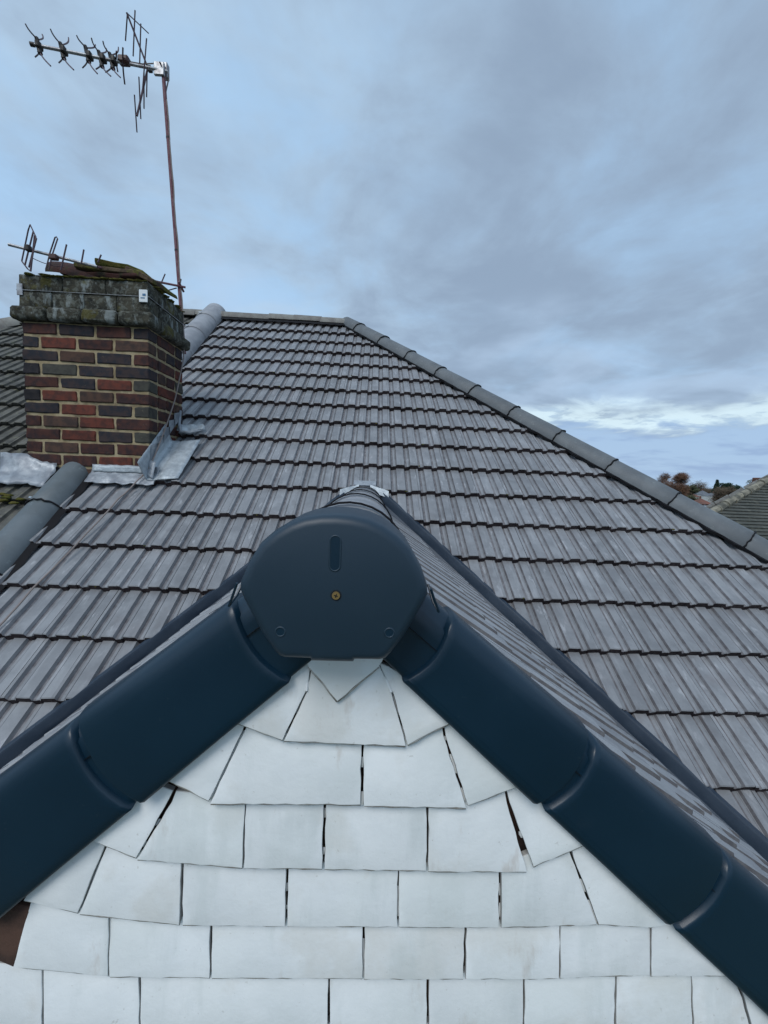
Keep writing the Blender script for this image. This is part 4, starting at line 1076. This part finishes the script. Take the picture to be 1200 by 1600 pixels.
# ================================================================== BEYOND THE HIP, RIGHT
def hipped_house(name, label, c, w, d, he, rise, roofm, wallm, rot=0., cat='house', group=None, courses=0, base=ZG, chim=True, ridge_m=None, windows=True):
    t = thing(name, (c[0], c[1], base), label, cat, group)
    Rm = Matrix.Translation((c[0], c[1], 0)) @ Matrix.Rotation(rot, 4, 'Z')
    def P(x, y, z): return Rm @ V((x, y, z))
    hw, hd = w / 2, d / 2; ov = .3; ze = base + he; zr_ = ze + rise; k = max(hw - hd, .2) if w > d else .2
    bm = bmesh.new(); vs = box_bm(bm, (0, 0, base + he / 2), (w, d, he)); bmesh.ops.transform(bm, matrix=Rm, verts=bm.verts[:])
    wall = put('wall', from_bm('wall', bm, wallm), t)
    a, b = P(-k, 0, zr_), P(k, 0, zr_); e = [P(-hw - ov, -hd - ov, ze), P(hw + ov, -hd - ov, ze), P(hw + ov, hd + ov, ze), P(-hw - ov, hd + ov, ze)]
    bm = bmesh.new()
    def slope(p, q, r, s):        # p,q eaves; r above q, s above p : built as lapped courses
        n = max(1, courses); up = (q - p).cross(s - p).normalized()
        if up.z < 0: up = -up
        for i in range(n):
            t0, t1 = i / n, (i + 1) / n
            L0, R0, L1, R1 = p.lerp(s, t0), q.lerp(r, t0), p.lerp(s, t1), q.lerp(r, t1)
            lift = up * (.03 if n > 1 else 0)
            v = [bm.verts.new(x) for x in (L0 + lift, R0 + lift, R1, L1)]
            bm.faces.new(v)
            if n > 1:
                v2 = [bm.verts.new(x) for x in (L0 - up * .01, R0 - up * .01)]; bm.faces.new((v2[0], v2[1], v[1], v[0]))
    slope(e[0], e[1], b, a); slope(e[2], e[3], a, b); slope(e[1], e[2], b, b + (a - b) * .001); slope(e[3], e[0], a, a + (b - a) * .001)
    ro = put('roof', from_bm('roof', bm, roofm), t)
    if ridge_m:
        for p, q in ((a, b), (e[0], a), (e[1], b), (e[3], a), (e[2], b)):
            L_ = (q - p).length; n = max(2, int(L_ / .4))
            bm = bmesh.new()
            for i in range(n): tube_bm(bm, [p.lerp(q, i / n) + V((0, 0, .02)), p.lerp(q, (i + .96) / n) + V((0, 0, .03))], [.13, .12], 8)
            put('ridge_line', from_bm('ridge_line', bm, ridge_m, True, 40), t)
    if chim:
        bm = bmesh.new(); box_bm(bm, (k * .6, .3, zr_ + .2), (.7, .5, 1.4)); bmesh.ops.transform(bm, matrix=Rm, verts=bm.verts[:]); ch = put('chimney', from_bm('chimney', bm, 'housebrick'), t)
        for dx in (-.15, .15):
            bm = bmesh.new(); q = P(k * .6 + dx, .3, zr_ + .9); tube_bm(bm, [q, q + V((0, 0, .3))], [.11, .09], 8); put('chimney_pot', from_bm('pot', bm, 'far_tile_b'), ch)
    if windows:
        for i in range(max(2, int(w / 2.6))):
            for zz in ((1.3, 3.9) if he > 4 else (1.3,)):
                x = -hw + (i + .5) * w / max(2, int(w / 2.6))
                bm = bmesh.new(); box_bm(bm, (x, -hd - .01, base + zz), (1.3, .08, 1.2)); bmesh.ops.transform(bm, matrix=Rm, verts=bm.verts[:]); f = put('window', from_bm('window', bm, 'wframe'), t)
                for dx in (-.31, .31):
                    bm = bmesh.new(); box_bm(bm, (x + dx, -hd - .055, base + zz), (.54, .03, 1.05)); bmesh.ops.transform(bm, matrix=Rm, verts=bm.verts[:]); put('pane', from_bm('pane', bm, 'glass'), f)
    return t
def bg(x, y, D): return at(x, y, D)
# the near neighbour: its front hip rises to the right out of the frame
nh = thing('neighbour_house', (12.0, 14.0, ZG), 'near house right of the hip with mossy grey-brown tiled roof and lichened hip', 'house')
nA, nB, nC = bg(1052, 838, 9.0), bg(1236, 730, 12.0), bg(1076, 812, 13.6)
nR_, nRB, nE = V((nB.x + 6, nB.y, nB.z)), V((nB.x + 6, nC.y, nC.z)), V((nB.x + 8, nA.y, nA.z))
bm = bmesh.new(); NC = 26
for i in range(NC):
    t0, t1 = i / NC, (i + 1) / NC; up = V((0, -.6, .8))
    v = [nA.lerp(nB, t0) + up * .035, nE.lerp(nR_, t0) + up * .035, nE.lerp(nR_, t1) + up * .004, nA.lerp(nB, t1) + up * .004]
    b_ = [bm.verts.new(p) for p in v]; bm.faces.new(b_); c_ = [bm.verts.new(p) for p in (v[1] - up * .04, v[0] - up * .04)]; bm.faces.new((b_[0], c_[1], c_[0], b_[1]))
    up = V((-.4, 0, .9)); v = [nC.lerp(nB, t0) + up * .03, nA.lerp(nB, t0) + up * .03, nA.lerp(nB, t1), nC.lerp(nB, t1)]
    b_ = [bm.verts.new(p) for p in v]; bm.faces.new(b_); c_ = [bm.verts.new(p) for p in (v[1] - up * .035, v[0] - up * .035)]; bm.faces.new((b_[0], c_[1], c_[0], b_[1]))
bm.faces.new([bm.verts.new(p) for p in (nC, nB, nR_, nRB)])
nro = put('roof', from_bm('roof', bm, 'far_tile'), nh)
for p, q, m_ in ((nA, nB, 'ochre'), (nB, nR_, 'ochre'), (nB, nC, 'ridge_moss')):
    n = int((q - p).length / .42)
    for i in range(n):
        bm = bmesh.new(); tube_bm(bm, [p.lerp(q, i / n) + V((0, 0, .03 + rr_(.02))), p.lerp(q, (i + .95) / n) + V((0, 0, .04 + rr_(.02)))], [.115, .10], 8)
        put('hip_tile' if m_ != 'x' else 'ridge_tile', from_bm('hip_tile', bm, m_, True, 40), nh)
box('wall', ((nA.x + nE.x) / 2 + .3, (nA.y + nC.y) / 2 + .3, (ZG + nA.z) / 2 - .1), (nE.x - nA.x - .8, nC.y - nA.y - .8, nA.z - ZG - .1), 'housebrick', nh)
bm = bmesh.new(); cc = bg(1190, 742, 13.0); box_bm(bm, (cc.x, 13.0, cc.z - .60), (.34, .34, 1.0), None, .02); put('chimney', from_bm('chimney', bm, 'housebrick'), nh)
rnd = random.Random(5)
for (x, y, D, w, d, he, ri, rm_, wm, lab) in [
    (1080, 776, 300, 9, 8, 5.6, 2.6, 'far_tile_b', 'wallr', 'white rendered house with red roof, left one among the bare trees'),
    (1097, 773, 310, 7, 9, 6.4, 3.4, 'far_tile_c', 'wallr', 'white house with a pointed pale roof in the middle of the distant row'),
    (1113, 775, 290, 11, 8, 5.6, 2.2, 'far_tile_c', 'wallr', 'white house with pale grey roof, right one of the distant row'),
    (1094, 787, 190, 7, 7, 4.6, 2.6, 'far_tile_b', 'housebrick', 'brick house low behind the hip, nearest of the distant ones')]:
    p = bg(x, y, D); hipped_house('distant_house', lab, (p.x, D), w, d, he, ri, rm_, wm, rnd.uniform(-.3, .3), group='distant houses beyond the hip', base=p.z - he, chim=True)
p = bg(1112, 794, 40)
fl = thing('flat_roofed_shed', (p.x, 40, p.z - 2.6), 'pale blue flat roofed outbuilding beside the near neighbour roof', 'outbuilding')
box('wall', (p.x, 40, p.z - 1.3), (3.2, 5, 2.6), 'wallr', fl); box('roof', (p.x, 40, p.z + .06), (3.6, 5.4, .12), 'leadpale', fl)
# trees
def branchy(name, label, base, h, rad, tw, n, seed, cat='tree', group=None, conifer=False, leaf=.16, parent_kind=None):
    rn = random.Random(seed); t = thing(name, base, label, cat, group); base = V(base)
    bm = bmesh.new()
    tube_bm(bm, [base, base + V((rn.uniform(-.1, .1), 0, h * .4)), base + V((rn.uniform(-.2, .2), 0, h * .92))], [h * .028, h * .019, h * .004], 7)
    tips = []
    for i in range(26 if not conifer else 18):
        z = h * rn.uniform(.22, .85); a = rn.uniform(0, 2 * math.pi); l = rad * rn.uniform(.5, .95) * (1 - (z / h - .45) ** 2 * 1.2)
        if conifer: l = rad * (1 - z / h)
        p = base + V((0, 0, z)); q = p + V((math.cos(a) * l, math.sin(a) * l, l * (rn.uniform(.3, .8) if not conifer else -.1)))
        tube_bm(bm, [p, p.lerp(q, .5) + V((0, 0, -.04 * l)), q], [h * .009, h * .006, h * .002], 5); tips.append(q)
    put('trunk', from_bm('trunk', bm, 'bark', True), t)
    bm = bmesh.new()
    blobs = [(base + V((rn.uniform(-.55, .55) * rad, rn.uniform(-.5, .5) * rad, h * rn.uniform(.38, 1.) - rad * .35)), rad * rn.uniform(.35, .6)) for _ in range(12)]
    for i in range(n):
        if conifer:
            z = rn.random() ** 1.3; r_ = rad * (1 - z) * rn.uniform(.3, 1.05) + .1; a = rn.uniform(0, 6.283); c = base + V((math.cos(a) * r_, math.sin(a) * r_, h * (.1 + .9 * z)))
        else:
            c0, rr0 = rn.choice(blobs) if rn.random() < .7 else (rn.choice(tips), rad * .3)
            v = V((rn.gauss(0, 1), rn.gauss(0, 1), rn.gauss(0, 1))).normalized() * rr0 * rn.random() ** .45; c = c0 + v
        s_ = leaf * rn.uniform(.5, 1.4); d1 = V((rn.gauss(0, 1), rn.gauss(0, 1), rn.gauss(0, 1))).normalized(); d2 = d1.orthogonal().normalized()
        el = 1.0 if conifer or tw not in ('twig', 'twig_b') else 3.2
        q = [bm.verts.new(c + d1 * s_ * el), bm.verts.new(c + d2 * s_ * (.5 if el == 1 else .16)), bm.verts.new(c - d1 * s_ * el * .6)]
        bm.faces.new(q)
    put('crown', from_bm('crown', bm, tw), t)
    return t
TG = 'trees beyond the hip'
for (nm, x, yt, D, wpx, mt_, lab, con, n) in [
    ('bare_tree', 1062, 735, 48, 34, 'twig', 'tall reddish-brown bare tree, largest beyond the hip', False, 9000),
    ('bare_tree', 1038, 738, 46, 26, 'twig', 'low brown bare tree at the far left of the distant group, touching the hip', False, 5200),
    ('bare_tree', 1052, 748, 40, 38, 'twig', 'brown bare tree in front of the tallest one', False, 7200),
    ('leafy_tree', 1083, 757, 200, 22, 'leaf', 'small green tree just right of the tallest bare tree', False, 3000),
    ('bare_tree', 1100, 759, 420, 36, 'twig_b', 'wide pale brown tree above the white houses', False, 4400),
    ('conifer', 1121, 750, 330, 24, 'conifer', 'dark pointed evergreen left of the near neighbour roof', True, 5200),
    ('evergreen_tree', 1138, 754, 340, 22, 'conifer', 'dark rounded evergreen right of the pointed one', False, 4000),
    ('evergreen_tree', 1152, 758, 350, 16, 'conifer', 'low dark evergreen touching the neighbour hip', False, 2400),
    ('bare_tree', 1134, 764, 240, 34, 'twig_b', 'brown hedge-like tree below the evergreens', False, 4000),
    ('bare_tree', 1178, 742, 40, 26, 'leaf', 'olive green shrubby tree rising behind the neighbour hip', False, 2600)]:
    top = bg(x, yt, D); rad = wpx / FPX * D * .55; base = V((top.x, D, ZG - min(math.hypot(top.x, D), 500) * .025)); 
    branchy(nm, lab, base, top.z - base.z, rad, mt_, int(n * 1.8), int(x), conifer=con, leaf=.0042 * D * .75, group=TG)
# a low belt of hedges and gardens filling the distance
bm = bmesh.new(); rn = random.Random(3)
for i in range(16000):
    a = math.radians(rn.uniform(18, 58)); r_ = rn.uniform(130, 480); c = V((r_ * math.sin(a), r_ * math.cos(a), ZG - r_ * .025 + rn.random() ** 1.5 * 3.4)); s_ = r_ * .004
    d1 = V((rn.gauss(0, 1), rn.gauss(0, 1), rn.gauss(0, 1))).normalized(); d2 = d1.orthogonal()
    bm.faces.new([bm.verts.new(c + d1 * s_), bm.verts.new(c + d2 * s_), bm.verts.new(c - d1 * s_)])
tagit(put('hedges', from_bm('hedges', bm, 'twig_b')), 'brown and green garden hedges and scrub between the distant houses', 'hedge', kind='stuff')
